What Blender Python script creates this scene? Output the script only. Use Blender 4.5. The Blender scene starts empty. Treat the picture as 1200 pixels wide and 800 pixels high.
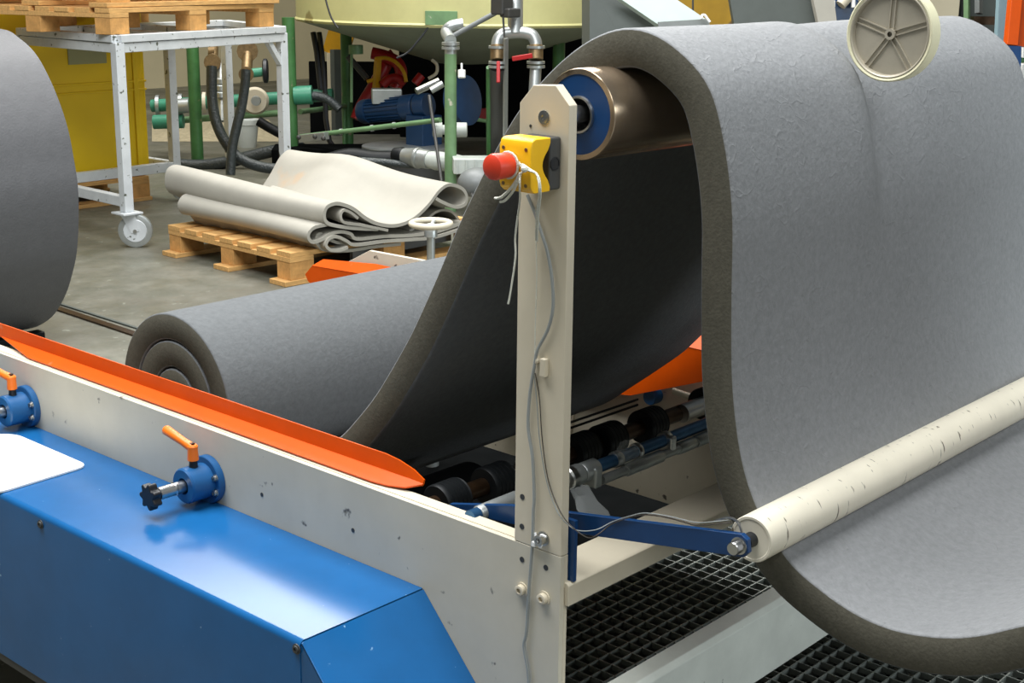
import bpy, bmesh, math, random
from mathutils import Vector, Matrix
random.seed(7)
SC = bpy.context.scene
COL = SC.collection
PI = math.pi

# ---------------------------------------------------------------- camera, world, lights, exposure
cam = bpy.data.cameras.new('camera'); camo = bpy.data.objects.new('camera', cam); COL.objects.link(camo)
cam.sensor_width = 36; cam.lens = 49.4208; cam.clip_start = 0.05; cam.clip_end = 100
camo.matrix_world = Matrix([[0.668952, 0.183634, -0.720265, -1.31094], [-0.74322, 0.179938, -0.644396, -1.11604], [0.01127, 0.966386, 0.25685, 1.35], [0, 0, 0, 1]])
SC.camera = camo
SC.view_settings.view_transform = 'Standard'; SC.view_settings.look = 'None'
SC.view_settings.gamma = 1.0; SC.view_settings.use_curve_mapping = False
SC.view_settings.exposure = 0.14
w = bpy.data.worlds.new('hall_daylight'); SC.world = w; w.use_nodes = True
w.node_tree.nodes['Background'].inputs[0].default_value = (0.80, 0.90, 0.95, 1)
w.node_tree.nodes['Background'].inputs[1].default_value = 0.10
def area(name, loc, target, sx, sy, power, col):
    l = bpy.data.lights.new(name, 'AREA'); l.shape = 'RECTANGLE'; l.size = sx; l.size_y = sy
    l.energy = power; l.color = col
    o = bpy.data.objects.new(name, l); COL.objects.link(o); o.location = loc
    o.rotation_euler = (Vector(target) - Vector(loc)).to_track_quat('-Z', 'Y').to_euler()
    return o
area('skylight_over_machine', (-0.4, 1.4, 5.2), (-0.4, 1.3, 0.6), 3.6, 4.0, 520, (0.97, 0.99, 1.0))
area('skylight_over_back', (4.5, 5.0, 5.2), (4.3, 5.0, 0), 6.0, 3.2, 540, (1.0, 0.99, 0.96))
area('high_window_right', (-0.9, -4.0, 4.9), (0.3, 0.6, 0.7), 3.6, 2.0, 130, (0.93, 0.98, 1.0))
area('tall_window_right', (2.6, -5.5, 1.6), (1.0, 0.0, 0.3), 3.0, 2.4, 150, (0.86, 0.95, 1.0))
area('fill_light_behind', (-5.0, -2.0, 2.8), (0.0, 0.4, 0.8), 2.4, 2.0, 8, (1.0, 0.95, 0.86))  # unseen fill light added behind the camera to brighten the post front

# ---------------------------------------------------------------- materials
def M(name, col, rough=.55, metal=0.0, var=.12, scale=12.0, bump=0.0, bscale=60.0, spot=None, sscale=25.0, samt=.62, stretch=None, coat=0.0, spec=.5):
    m = bpy.data.materials.new(name); m.use_nodes = True
    nt = m.node_tree; N = nt.nodes; L = nt.links; p = N['Principled BSDF']
    p.inputs['Roughness'].default_value = rough; p.inputs['Metallic'].default_value = metal
    p.inputs['Specular IOR Level'].default_value = spec
    if spec < .25: p.inputs['IOR'].default_value = 1.0 if spec < .1 else 1.12
    if coat: p.inputs['Coat Weight'].default_value = coat; p.inputs['Coat Roughness'].default_value = .15
    tc = N.new('ShaderNodeTexCoord'); vec = tc.outputs['Object']
    if stretch:
        mp = N.new('ShaderNodeMapping'); mp.inputs['Scale'].default_value = stretch; L.new(vec, mp.inputs[0]); vec = mp.outputs[0]
    nz = N.new('ShaderNodeTexNoise'); nz.inputs['Scale'].default_value = scale; nz.inputs['Detail'].default_value = 6; nz.inputs['Roughness'].default_value = .65
    L.new(vec, nz.inputs['Vector'])
    rp = N.new('ShaderNodeValToRGB'); e = rp.color_ramp.elements
    e[0].position = .3; e[1].position = .7
    e[0].color = tuple(c*(1-var) for c in col)+(1,); e[1].color = tuple(min(1, c*(1+var)) for c in col)+(1,)
    L.new(nz.outputs[0], rp.inputs[0]); out = rp.outputs[0]
    if spot:
        n2 = N.new('ShaderNodeTexNoise'); n2.inputs['Scale'].default_value = sscale; n2.inputs['Detail'].default_value = 4
        L.new(vec, n2.inputs['Vector'])
        r2 = N.new('ShaderNodeValToRGB'); r2.color_ramp.elements[0].position = samt; r2.color_ramp.elements[1].position = min(1, samt+.05)
        L.new(n2.outputs[0], r2.inputs[0])
        mx = N.new('ShaderNodeMix'); mx.data_type = 'RGBA'; L.new(r2.outputs[0], mx.inputs[0]); L.new(out, mx.inputs[6]); mx.inputs[7].default_value = tuple(spot)+(1,)
        out = mx.outputs[2]
    L.new(out, p.inputs['Base Color'])
    if bump:
        n3 = N.new('ShaderNodeTexNoise'); n3.inputs['Scale'].default_value = bscale; n3.inputs['Detail'].default_value = 4; L.new(vec, n3.inputs['Vector'])
        b = N.new('ShaderNodeBump'); b.inputs['Strength'].default_value = bump; b.inputs['Distance'].default_value = .01
        L.new(n3.outputs[0], b.inputs['Height']); L.new(b.outputs[0], p.inputs['Normal'])
    return m
def S(r, g, b):
    f = lambda v: (v/255/12.92) if v/255 <= .04045 else ((v/255+.055)/1.055)**2.4
    return (f(r), f(g), f(b))
m_foam = M('grey_foam_skin', S(128, 129, 130), .65, var=.12, scale=110, bump=.16, bscale=170, spec=.35)
m_foamshade = M('grey_foam_reverse_shaded', S(106, 108, 109), .85, var=.10, scale=90, bump=.15, bscale=160, spec=.2)  # same foam, darkened to put the inner loop's shade into the colour
m_foamcut = M('foam_cut_edge', S(92, 89, 79), .95, spec=.15, var=.14, scale=150, bump=.10, bscale=260)
m_cream = M('cream_enamel', S(214, 203, 180), .42, var=.05, scale=9, spot=S(120, 112, 96), sscale=34, samt=.735)
m_creamside = M('cream_enamel_worn', S(208, 200, 180), .45, var=.06, scale=7, spot=S(90, 84, 74), sscale=30, samt=.675)
m_blue = M('blue_enamel', S(24, 88, 142), .20, var=.12, scale=5, spot=S(140, 175, 205), sscale=60, samt=.735, spec=.42)
m_bluepart = M('blue_casting', S(26, 86, 138), .38, var=.08, scale=30)
m_bluerod = M('blue_steel_rod', S(58, 100, 140), .3, .6, var=.2, scale=25)
m_bluedk = M('blue_arm_paint', S(16, 60, 108), .35, var=.10, scale=20)
m_orange = M('orange_enamel', S(212, 80, 0), .42, var=.08, spec=.3, scale=9, spot=S(205, 110, 70), sscale=22, samt=.70)
m_lever = M('orange_plastic', S(250, 122, 30), .4, var=.03)
m_steel = M('bright_steel', S(190, 190, 188), .28, 1.0, var=.08, scale=30)
m_roller = M('turned_steel', S(190, 168, 142), .24, .9, var=.30, scale=6, spot=S(120, 96, 72), sscale=9, samt=.6, stretch=(.4, 1, 1))
m_rust = M('oily_shaft', S(66, 48, 32), .35, .7, var=.4, scale=20)
m_rubber = M('black_rubber', S(14, 17, 19), .5, var=.2, spec=.25, scale=20)
m_black = M('black_plastic', S(24, 26, 30), .45, var=.15)
m_knobred = M('red_plastic', S(216, 62, 36), .4, var=.06, scale=30)
m_yellow = M('yellow_plastic', S(246, 190, 16), .42, var=.04, scale=30)
m_dgrey = M('dark_grey_plastic', S(62, 62, 60), .5, var=.1)
m_pvc = M('white_plastic_tube', S(226, 218, 198), .38, var=.04, scale=8, spot=S(110, 100, 84), sscale=60, samt=.645, stretch=(2.2, 1, .3))
m_offwhite = M('dull_white_plastic', S(190, 196, 190), .5, var=.08)
m_white = M('white_board', S(246, 246, 244), .35, var=.01)
m_galv = M('galvanised_metal', S(176, 180, 178), .38, .7, var=.12, scale=14)
m_beam2 = M('grey_painted_beam', S(216, 218, 208), .26, .0, var=.10, scale=8, spot=S(90, 84, 74), sscale=40, samt=.72)
m_grat = M('grating_steel', S(134, 139, 133), .45, .4, var=.25, scale=5)
m_shade = M('painted_shade', S(16, 17, 17), .9, var=.2, spec=.05)  # near black, stands in for shade under and behind things
m_wheel = M('wheel_aluminium', S(176, 168, 150), .45, .25, var=.10, scale=14)
m_tyre = M('cream_wheel_tyre', S(224, 218, 184), .5, var=.06)
m_rope = M('white_string', S(226, 226, 212), .85, var=.1, bump=.5, bscale=500)
m_cable = M('grey_cable', S(150, 154, 152), .5, var=.06)
m_wire = M('dark_wire', S(70, 62, 54), .5, var=.1)
m_wood = M('pine_wood', S(206, 160, 98), .75, var=.22, scale=14, stretch=(1, 6, 6), bump=.2, bscale=40)
m_woodend = M('pine_block', S(196, 146, 84), .8, var=.25, scale=18, bump=.2)
m_fold = M('pale_grey_foam', S(166, 162, 151), .75, var=.08, scale=3.5, spot=S(178, 160, 138), sscale=2.6, samt=.66)
m_green = M('green_paint', S(64, 112, 62), .45, var=.25, scale=9, spot=S(126, 118, 92), sscale=14, samt=.66)
m_pipegreen = M('pale_green_paint', S(112, 146, 104), .45, var=.18, scale=9, spot=S(186, 186, 166), sscale=16, samt=.66)
m_teal = M('teal_pipe', S(62, 138, 110), .4, var=.1)
m_tank = M('pale_yellow_paint', S(200, 196, 138), .5, var=.12, scale=2.2, spot=S(150, 138, 84), sscale=4, samt=.64)
m_cone = M('tank_cone_grey', S(142, 148, 128), .6, var=.14, scale=3)
m_ybin = M('yellow_bin_plastic', S(222, 186, 12), .5, var=.06, scale=2)
m_rack = M('rack_white_paint', S(204, 208, 210), .4, .1, var=.10, scale=10, spot=S(84, 88, 76), sscale=36, samt=.64)
m_hose = M('black_ribbed_hose', S(50, 56, 56), .35, var=.2, bump=.6, bscale=90)
m_motor = M('blue_motor', S(24, 54, 88), .35, var=.15)
m_red = M('red_paint', S(176, 28, 30), .4, var=.12)
m_ypaint = M('yellow_paint', S(220, 164, 30), .45, var=.1)
m_grey = M('mid_grey_paint', S(112, 116, 116), .45, var=.08)
m_lgrey = M('light_panel', S(206, 222, 216), .35, var=.03)
m_dpanel = M('dark_panel', S(74, 80, 76), .55, var=.08)
m_brass = M('brass_fitting', S(130, 108, 76), .4, .6, var=.3, scale=40)
m_bucket = M('bucket_plastic', S(212, 216, 210), .4, var=.04)
m_dust = M('spilled_sand', S(176, 164, 134), .95, var=.2, scale=22, bump=.6, bscale=40)
m_rock = M('rubble', S(70, 66, 58), .9, var=.3)
m_paper = M('grey_label', S(150, 150, 110), .6, var=.04)

def emboss(m):
    # thread-like embossed marks pressed into the foam skin
    nt = m.node_tree; N = nt.nodes; L = nt.links; p = N['Principled BSDF']
    tc = N.new('ShaderNodeTexCoord')
    nz = N.new('ShaderNodeTexNoise'); nz.inputs['Scale'].default_value = 14; L.new(tc.outputs['Object'], nz.inputs['Vector'])
    ad = N.new('ShaderNodeMix'); ad.data_type = 'VECTOR'; ad.inputs[0].default_value = .08
    L.new(tc.outputs['Object'], ad.inputs[4]); L.new(nz.outputs['Color'], ad.inputs[5])
    vo = N.new('ShaderNodeTexVoronoi'); vo.feature = 'DISTANCE_TO_EDGE'; vo.inputs['Scale'].default_value = 30; L.new(ad.outputs[1], vo.inputs['Vector'])
    rp = N.new('ShaderNodeValToRGB'); e = rp.color_ramp.elements; e[0].position = .0; e[0].color = (1, 1, 1, 1); e[1].position = .045; e[1].color = (0, 0, 0, 1)
    L.new(vo.outputs['Distance'], rp.inputs[0])
    n2 = N.new('ShaderNodeTexNoise'); n2.inputs['Scale'].default_value = 26; n2.inputs['Detail'].default_value = 1; L.new(tc.outputs['Object'], n2.inputs['Vector'])
    r2 = N.new('ShaderNodeValToRGB'); r2.color_ramp.elements[0].position = .52; r2.color_ramp.elements[1].position = .60; L.new(n2.outputs[0], r2.inputs[0])
    mu = N.new('ShaderNodeMath'); mu.operation = 'MULTIPLY'; L.new(rp.outputs[0], mu.inputs[0]); L.new(r2.outputs[0], mu.inputs[1])
    b = N.new('ShaderNodeBump'); b.inputs['Strength'].default_value = .2; b.inputs['Distance'].default_value = .004
    L.new(mu.outputs[0], b.inputs['Height'])
    old = p.inputs['Normal'].links[0].from_socket; L.new(old, b.inputs['Normal']); L.new(b.outputs[0], p.inputs['Normal'])
emboss(m_foam)

def clear_plastic():
    m = bpy.data.materials.new('clear_film'); m.use_nodes = True
    N = m.node_tree.nodes; L = m.node_tree.links; p = N['Principled BSDF']
    p.inputs['Base Color'].default_value = (.86, .9, .88, 1); p.inputs['Roughness'].default_value = .12
    p.inputs['Alpha'].default_value = .10
    n = N.new('ShaderNodeTexNoise'); n.inputs['Scale'].default_value = 45
    b = N.new('ShaderNodeBump'); b.inputs['Strength'].default_value = .8; L.new(n.outputs[0], b.inputs['Height']); L.new(b.outputs[0], p.inputs['Normal'])
    return m
m_film = clear_plastic()

def floor_mat():
    m = bpy.data.materials.new('oily_concrete'); m.use_nodes = True
    nt = m.node_tree; N = nt.nodes; L = nt.links; p = N['Principled BSDF']
    tc = N.new('ShaderNodeTexCoord')
    def noise(sc, det=6):
        n = N.new('ShaderNodeTexNoise'); n.inputs['Scale'].default_value = sc; n.inputs['Detail'].default_value = det; n.inputs['Roughness'].default_value = .7
        L.new(tc.outputs['Object'], n.inputs['Vector']); return n
    def ramp(n, a, ca, b, cb):
        r = N.new('ShaderNodeValToRGB'); e = r.color_ramp.elements; e[0].position = a; e[1].position = b; e[0].color = ca+(1,); e[1].color = cb+(1,)
        L.new(n.outputs[0], r.inputs[0]); return r
    a = ramp(noise(1.1), .35, S(92, 88, 76), .65, S(122, 121, 110))
    b = ramp(noise(5.0), .4, (0, 0, 0), .62, (1, 1, 1))
    mx = N.new('ShaderNodeMix'); mx.data_type = 'RGBA'; L.new(b.outputs[0], mx.inputs[0]); L.new(a.outputs[0], mx.inputs[6]); mx.inputs[7].default_value = S(92, 92, 80)+(1,)
    c = ramp(noise(14, 8), .63, (0, 0, 0), .66, (.6, .6, .6))
    m2 = N.new('ShaderNodeMix'); m2.data_type = 'RGBA'; L.new(c.outputs[0], m2.inputs[0]); L.new(mx.outputs[2], m2.inputs[6]); m2.inputs[7].default_value = S(168, 172, 160)+(1,)
    L.new(m2.outputs[2], p.inputs['Base Color'])
    r = ramp(noise(2.3), .35, (.28,)*3, .65, (.6,)*3); L.new(r.outputs[0], p.inputs['Roughness'])
    bp = N.new('ShaderNodeBump'); bp.inputs['Strength'].default_value = .15; L.new(noise(30).outputs[0], bp.inputs['Height']); L.new(bp.outputs[0], p.inputs['Normal'])
    return m
m_floor = floor_mat()
m_wall = M('cream_wall', S(206, 194, 158), .8, var=.07, scale=1.4)
m_wall2 = M('pale_wall', S(200, 190, 164), .8, var=.06, scale=1.2)

# ---------------------------------------------------------------- mesh helpers
def frame_of(d):
    d = d.normalized(); a = Vector((0, 0, 1)) if abs(d.z) < .9 else Vector((1, 0, 0))
    u = d.cross(a).normalized(); return u, d.cross(u).normalized()
def spl(pts, k=6, closed=False):
    P = [Vector(p) for p in pts]; n = len(P); out = []
    rng = range(n if closed else n-1)
    for i in rng:
        if closed: a, b, c, d = P[(i-1) % n], P[i], P[(i+1) % n], P[(i+2) % n]
        else: a, b, c, d = P[max(i-1, 0)], P[i], P[i+1], P[min(i+2, n-1)]
        for j in range(k):
            t = j/k
            out.append(.5*((2*b)+(c-a)*t+(2*a-5*b+4*c-d)*t*t+(3*b-a-3*c+d)*t**3))
    if not closed: out.append(P[-1])
    return out
class B:
    def __init__(s): s.b = bmesh.new()
    def box(s, c, sz, rot=None):
        M4 = Matrix.Translation(Vector(c)) @ (rot.to_4x4() if rot else Matrix()) @ Matrix.Diagonal((*sz, 1))
        bmesh.ops.create_cube(s.b, size=1, matrix=M4); return s
    def span(s, a, b):
        return s.box([(a[i]+b[i])/2 for i in range(3)], [abs(b[i]-a[i]) for i in range(3)])
    def bar(s, p0, p1, w, h, up=(0, 0, 1)):
        p0, p1 = Vector(p0), Vector(p1); d = p1-p0; x = d.normalized(); up = Vector(up)
        if abs(x.dot(up)) > .97: up = Vector((0, 1, 0))
        y = up.cross(x).normalized(); z = x.cross(y)
        R = Matrix((x, y, z)).transposed(); return s.box((p0+p1)/2, (d.length, w, h), R)
    def cyl(s, p0, p1, r, r1=None, n=24, caps=True):
        return s.lathe([(0, r), ((Vector(p1)-Vector(p0)).length, r if r1 is None else r1)], p0, Vector(p1)-Vector(p0), n, caps)
    def lathe(s, prof, p0, d, n=32, caps=True):
        p0 = Vector(p0); d = Vector(d).normalized(); u, v = frame_of(d); rings = []
        for a, r in prof:
            rings.append([s.b.verts.new(p0+d*a+(u*math.cos(2*PI*i/n)+v*math.sin(2*PI*i/n))*max(r, 1e-5)) for i in range(n)])
        for A, C in zip(rings, rings[1:]):
            for i in range(n): s.b.faces.new((A[i], A[(i+1) % n], C[(i+1) % n], C[i]))
        if caps:
            s.b.faces.new(rings[0][::-1]); s.b.faces.new(rings[-1])
        return s
    def tube(s, pts, r, n=8, closed=False):
        P = [Vector(p) for p in pts]; rings = []; m = len(P); u = None
        for i in range(m):
            if closed: t = (P[(i+1) % m]-P[i-1])
            else: t = P[min(i+1, m-1)]-P[max(i-1, 0)]
            t.normalize()
            if u is None: u, _ = frame_of(t)
            u = (u-t*u.dot(t)).normalized(); v = t.cross(u)
            rr = r[i] if isinstance(r, (list, tuple)) else r
            rings.append([s.b.verts.new(P[i]+(u*math.cos(2*PI*j/n)+v*math.sin(2*PI*j/n))*rr) for j in range(n)])
        prs = list(zip(rings, rings[1:]))
        if closed: prs.append((rings[-1], rings[0]))
        for A, C in prs:
            for j in range(n): s.b.faces.new((A[j], A[(j+1) % n], C[(j+1) % n], C[j]))
        if not closed: s.b.faces.new(rings[0][::-1]); s.b.faces.new(rings[-1])
        return s
    def prism(s, poly, ax, a, b):
        def P(q, t):
            q = list(q); q.insert(ax, t); return Vector(q)
        A = [s.b.verts.new(P(q, a)) for q in poly]; C = [s.b.verts.new(P(q, b)) for q in poly]; n = len(poly)
        s.b.faces.new(A[::-1]); s.b.faces.new(C)
        for i in range(n): s.b.faces.new((A[i], A[(i+1) % n], C[(i+1) % n], C[i]))
        return s
    def plate(s, pts, off):
        off = Vector(off); A = [s.b.verts.new(Vector(p)) for p in pts]; C = [s.b.verts.new(Vector(p)+off) for p in pts]; n = len(pts)
        s.b.faces.new(A[::-1]); s.b.faces.new(C)
        for i in range(n): s.b.faces.new((A[i], A[(i+1) % n], C[(i+1) % n], C[i]))
        return s
    def ball(s, c, r, sc=(1, 1, 1), n=16):
        bmesh.ops.create_uvsphere(s.b, u_segments=n, v_segments=max(6, n//2), radius=r, matrix=Matrix.Translation(Vector(c)) @ Matrix.Diagonal((*sc, 1))); return s
    def strip(s, rows, th, n0=None):
        """rows: list of point rows (front..back); makes a sheet with thickness th"""
        nr, nc = len(rows), len(rows[0])
        def nrm(i, j):
            a = rows[i][min(j+1, nc-1)]-rows[i][max(j-1, 0)]; b = rows[min(i+1, nr-1)][j]-rows[max(i-1, 0)][j]
            return a.cross(b).normalized()
        T = [[s.b.verts.new(rows[i][j]+nrm(i, j)*th/2) for j in range(nc)] for i in range(nr)]
        U = [[s.b.verts.new(rows[i][j]-nrm(i, j)*th/2) for j in range(nc)] for i in range(nr)]
        for i in range(nr-1):
            for j in range(nc-1):
                s.b.faces.new((T[i][j], T[i][j+1], T[i+1][j+1], T[i+1][j])); s.b.faces.new((U[i][j], U[i+1][j], U[i+1][j+1], U[i][j+1]))
        for j in range(nc-1):
            for i, fl in ((0, 1), (nr-1, 0)): s.b.faces.new((T[i][j], U[i][j], U[i][j+1], T[i][j+1]))
        for i in range(nr-1):
            for j in (0, nc-1): s.b.faces.new((T[i][j], T[i+1][j], U[i+1][j], U[i][j]))
        return s
    def build(s, name, mats, parent=None, bevel=0, seg=2, smooth=True, ang=38, origin=None, kind=None, label=None):
        bmesh.ops.recalc_face_normals(s.b, faces=s.b.faces)
        vs = [v.co for v in s.b.verts]
        if parent is None:
            if origin is None:
                lo = [min(v[i] for v in vs) for i in range(3)]; hi = [max(v[i] for v in vs) for i in range(3)]
                origin = ((lo[0]+hi[0])/2, (lo[1]+hi[1])/2, lo[2])
            O = Vector(origin)
        elif parent.get('_local'): O = Vector((0, 0, 0))
        else:
            q = parent
            while q.parent: q = q.parent
            O = Vector((0, 0, 0)) if q.get('_local') else q.location
        if O.length: bmesh.ops.translate(s.b, verts=s.b.verts, vec=-O)
        me = bpy.data.meshes.new(name); s.b.to_mesh(me); s.b.free()
        for m in (mats if isinstance(mats, (list, tuple)) else [mats]): me.materials.append(m)
        if smooth:
            me.polygons.foreach_set('use_smooth', [True]*len(me.polygons)); me.set_sharp_from_angle(angle=math.radians(ang))
        o = bpy.data.objects.new(name, me); COL.objects.link(o)
        if parent is None: o.location = O
        else: o.parent = parent
        if bevel:
            md = o.modifiers.new('edge', 'BEVEL'); md.width = bevel; md.segments = seg; md.limit_method = 'ANGLE'; md.angle_limit = math.radians(40); md.harden_normals = True
        if kind: o['kind'] = kind
        if label: o['label'] = label
        return o
def thing(name, label, cat, loc=(0, 0, 0), rz=None, group=None):
    o = bpy.data.objects.new(name, None); COL.objects.link(o); o.location = loc; o.empty_display_size = .1
    if rz is not None: o.rotation_euler = (0, 0, rz); o['_local'] = 1
    o['label'] = label; o['category'] = cat
    if group: o['group'] = group
    return o
def tag(o, label, cat, group=None):
    o['label'] = label; o['category'] = cat
    if group: o['group'] = group
    return o
def link_copy(o, parent, loc=(0, 0, 0)):
    c = o.copy(); COL.objects.link(c); c.parent = parent; c.location = loc; return c
def socket_bolt(b, p, d, r, h):
    """socket head cap screw with recessed hexagon"""
    return b.lathe([(0, r*1.35), (.0015, r*1.35), (.0016, r), (h*.95, r), (h, r*.9), (h, r*.5), (h*.55, r*.5)], p, d, 16)

# ---------------------------------------------------------------- setting
B().span((-6, -8, -.1), (14, 16, 0)).build('floor', m_floor, kind='structure', smooth=False, origin=(0, 0, 0))
B().span((-6, 12.5, 0), (14, 12.7, 6)).build('wall_left', m_wall, kind='structure', smooth=False)
B().span((13, -8, 0), (13.2, 12.5, 6)).build('wall_right', m_wall2, kind='structure', smooth=False)
rail = B(); a = Vector((1.618, 4.085, 0)); b_ = Vector((1.609, 3.389, 0)); a2 = Vector((1.571, 4.004, 0)); b2 = Vector((1.551, 3.302, 0))
B().bar(a+Vector((0, 0, .003)), b_+Vector((0, 0, .003)), .012, .006).build('trim_1', m_dpanel, kind='structure')
B().bar(a2+Vector((0, 0, .003)), b2+Vector((0, 0, .003)), .035, .008).build('trim_2', m_rust, kind='structure')

# ---------------------------------------------------------------- machine frame
mf = thing('machine_frame', 'cream steel machine frame with upright post, side plates and cross beams under the foam sheet', 'machine frame', (0, 0, 0))
# near side plate : outline in (y, z)
B().prism([(-.033, 0), (-.033, .608), (.05, .608), (2.2, .608), (2.2, 0)], 0, 0, .008).build('side_plate', m_creamside, mf, bevel=.0008)
B().span((.008, .052, .598), (.03, 2.2, .609)).build('top_flange', m_cream, mf)
post_pts = [(0, 0.0487, 1.189), (0, 0.0268, 1.212), (0, -0.0087, 1.214), (0, -0.0314, 1.191)]
pp = [(p[1], p[2]) for p in post_pts]
B().prism([(.0485, .6085)]+pp+[(-.033, .6085)], 0, 0, .015).build('upright_post', m_cream, mf, bevel=.0012, label='cream upright post with chamfered top')
B().span((.0082, -.0328, .0), (.0155, .045, .6075)).build('lower_post', m_cream, mf, bevel=.001)
for y, z, r in ((.035, .674, .004), (.035, .632, .004), (.034, .585, .004), (-.008, .586, .004), (.591, .529, .0035), (.373, .53, .0035), (.03, 1.162, .002)):
    B().cyl((.001, y, z), (-.0006, y, z), r, n=16).build('screw_hole', m_dgrey, mf)
for y, z, r in ((.033, .542, .0075), (-.006, .542, .0075)):
    socket_bolt(B(), (0, y, z), (-1, 0, 0), r, .008).build('bolt', m_cream, mf)
socket_bolt(B(), (0, .008, 1.174), (-1, 0, 0), .0065, .002).build('bolt', m_steel, mf)
socket_bolt(B(), (0, -.003, .626), (-1, 0, 0), .0075, .012).build('bolt', m_steel, mf)
# cable clip on the post
B().lathe([(0, .004), (.004, .0045), (.006, .003)], (-.0, .012, .866), (-1, 0, 0), 12).box((-.004, -.002, .86), (.008, .009, .024)).build('cable_clip', m_cream, mf, bevel=.002, label='small cream cable clip')
# front cross beam: angle profile, runs along x
beam = [(-.040, .537), (-.040, .566), (-.036, .569), (.033, .569), (.033, .562), (-.033, .562), (-.033, .537)]
B().prism(beam, 0, .009, 1.10).build('cross_beam', m_cream, mf, bevel=.001, label='cream cross beam beside the upright post')
beam2 = [(.022, .170), (.022, .292), (.030, .300), (.063, .300), (.063, .293), (.03, .29), (.029, .170)]
B().prism(beam2, 0, .009, 1.10).build('cross_beam', m_beam2, mf, bevel=.002, label='lower grey cross beam with rounded top edge')
B().prism([(1.70, .0), (1.70, .12), (1.76, .12), (1.76, .0)], 0, .009, 1.10).build('cross_beam', m_beam2, mf, bevel=.002)
# far side plate
B().prism([(-.033, .0), (-.033, .60), (.9, .60), (1.15, .645), (1.54, .640), (1.66, .58), (1.66, .205), (.3, .205), (.1, .0)], 0, 1.10, 1.112).build('side_plate', m_creamside, mf, bevel=.001, label='far cream side plate')
B().prism([(.0485, .6)]+pp+[(-.033, .6)], 0, 1.112, 1.127).build('upright_post', m_cream, mf, bevel=.0012)
B().prism([(.86, .235), (.80, .60), (.83, .60), (.89, .235)], 0, 1.092, 1.1).build('stiffener', m_cream, mf)
B().cyl((1.02, 0.5139, 0.4962), (1.02, 0.4424, 0.491), .007, n=12).build('spacer_rod', m_cream, mf)
B().cyl((1.07, .612, .449), (1.1, .612, .449), .017, n=24).build('bearing_housing', m_bluepart, mf, bevel=.002, label='small blue round bearing housing on the far plate')

# ---------------------------------------------------------------- near orange guide
def guide(name, label, rows, th=.003):
    """rows: (y, [(x,z) x3]) sections: frame edge, fold, lip top"""
    root = thing(name, label, 'guide rail', (rows[0][1][0][0], rows[0][0], rows[0][1][0][1]))
    pl = [[Vector((x, y, z)) for (x, z) in pts[:2]] for y, pts in rows]
    lp = [[Vector((x, y, z)) for (x, z) in pts[1:]] for y, pts in rows]
    B().strip(pl, th).build('sloping_plate', m_orange, root)
    B().strip(lp, th).build('raised_lip', m_orange, root)
    return root
X0, X1, X2 = .012, .040, .043
guide('orange_guide', 'long orange sheet metal guide along the near side plate', [
    (1.62, [(X1-.001, .622), (X1, .6225), (X2, .648)]), (1.47, [(X1-.001, .622), (X1, .6225), (X2, .648)]), (1.32, [(X0, .612), (X1, .6225), (X2, .648)]), (.40, [(X0, .612), (X1, .6225), (X2, .648)]),
    (.345, [(X0, .612), (X1, .6225), (X2, .648)]), (.315, [(X0+.004, .612), (X1, .6225), (X2, .645)]), (.285, [(X0+.013, .614), (X1, .6225), (X2, .638)]), (.262, [(X1-.002, .621), (X1, .622), (X1+.002, .628)])])
# far guide
fg = thing('orange_guide', 'orange sheet metal guide on the far side plate behind the foam', 'guide rail', (1.06, 1.0, .5))
far_low = [(.30, .585), (.481, .513), (.656, .447), (.80, .43), (1.55, .43), (1.74, .535), (1.75, .552)]
far_top = [(1.72, .580), (1.50, .588), (.80, .585), (.30, .585)]
B().prism([(y, z) for y, z in far_low+far_top[:-1]], 0, 1.060, 1.064).build('sloping_plate', m_orange, fg)
B().plate([(1.062, .30, .584), (1.062, 1.50, .587), (1.062, 1.72, .579), (1.085, 1.70, .596), (1.09, 1.5, .612), (1.09, .30, .612)], (-.003, 0, .001)).build('raised_lip', m_orange, fg)

# ---------------------------------------------------------------- blue cover
bc = thing('blue_cover', 'glossy blue sheet metal cover bolted to the outside of the near side plate', 'machine cover', (-.11, 1.0, .17))
r = .008; xo = -.228; zt = .482
arc = [(xo+r-r*math.sin(t), zt-r+r*math.cos(t)) for t in [PI/2*i/5 for i in range(6)]]
sec = [(-.0006, zt)]+arc+[(xo, .172)]
def covrow(fy):
    return [Vector((x, fy(x, z), z)) for x, z in sec]
yb = lambda x, z: .219
cov = B()
rows = [covrow(lambda x, z: 2.3), covrow(lambda x, z: 1.2), covrow(lambda x, z: .224)]
cov.strip(rows, .0025)
cov.build('cover_shell', m_blue, bc, ang=30)
# sloped end face and the front panel running down beside it
sl = .93
ylow = .219-(zt-.172)*sl
B().plate([(-.0006, .222, zt), (xo+.002, .222, zt), (xo+.002, ylow, .172), (-.0006, ylow, .172)], (0, -.0015, -.0015)).build('sloped_end', m_blue, bc)
B().plate([(xo, .226, zt-.008), (xo, .226, .172), (xo, ylow, .172), (xo, .218, zt-.003)], (.0025, 0, 0)).build('end_panel', m_blue, bc)
B().bar((xo+.002, .2225, zt-.001), (xo+.002, ylow, .172), .004, .004).build('bend_edge', m_blue, bc, bevel=.0015)
for p in ((-0.2295, 0.8763, 0.4657), (-0.2295, 0.2292, 0.4708)):
    socket_bolt(B(), p, (-1, 0, 0), .0055, .004).build('screw', m_dgrey, bc)
B().span((-.2265, .1, .155), (-.222, 2.3, .172)).build('bottom_edge', m_dgrey, bc)

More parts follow.
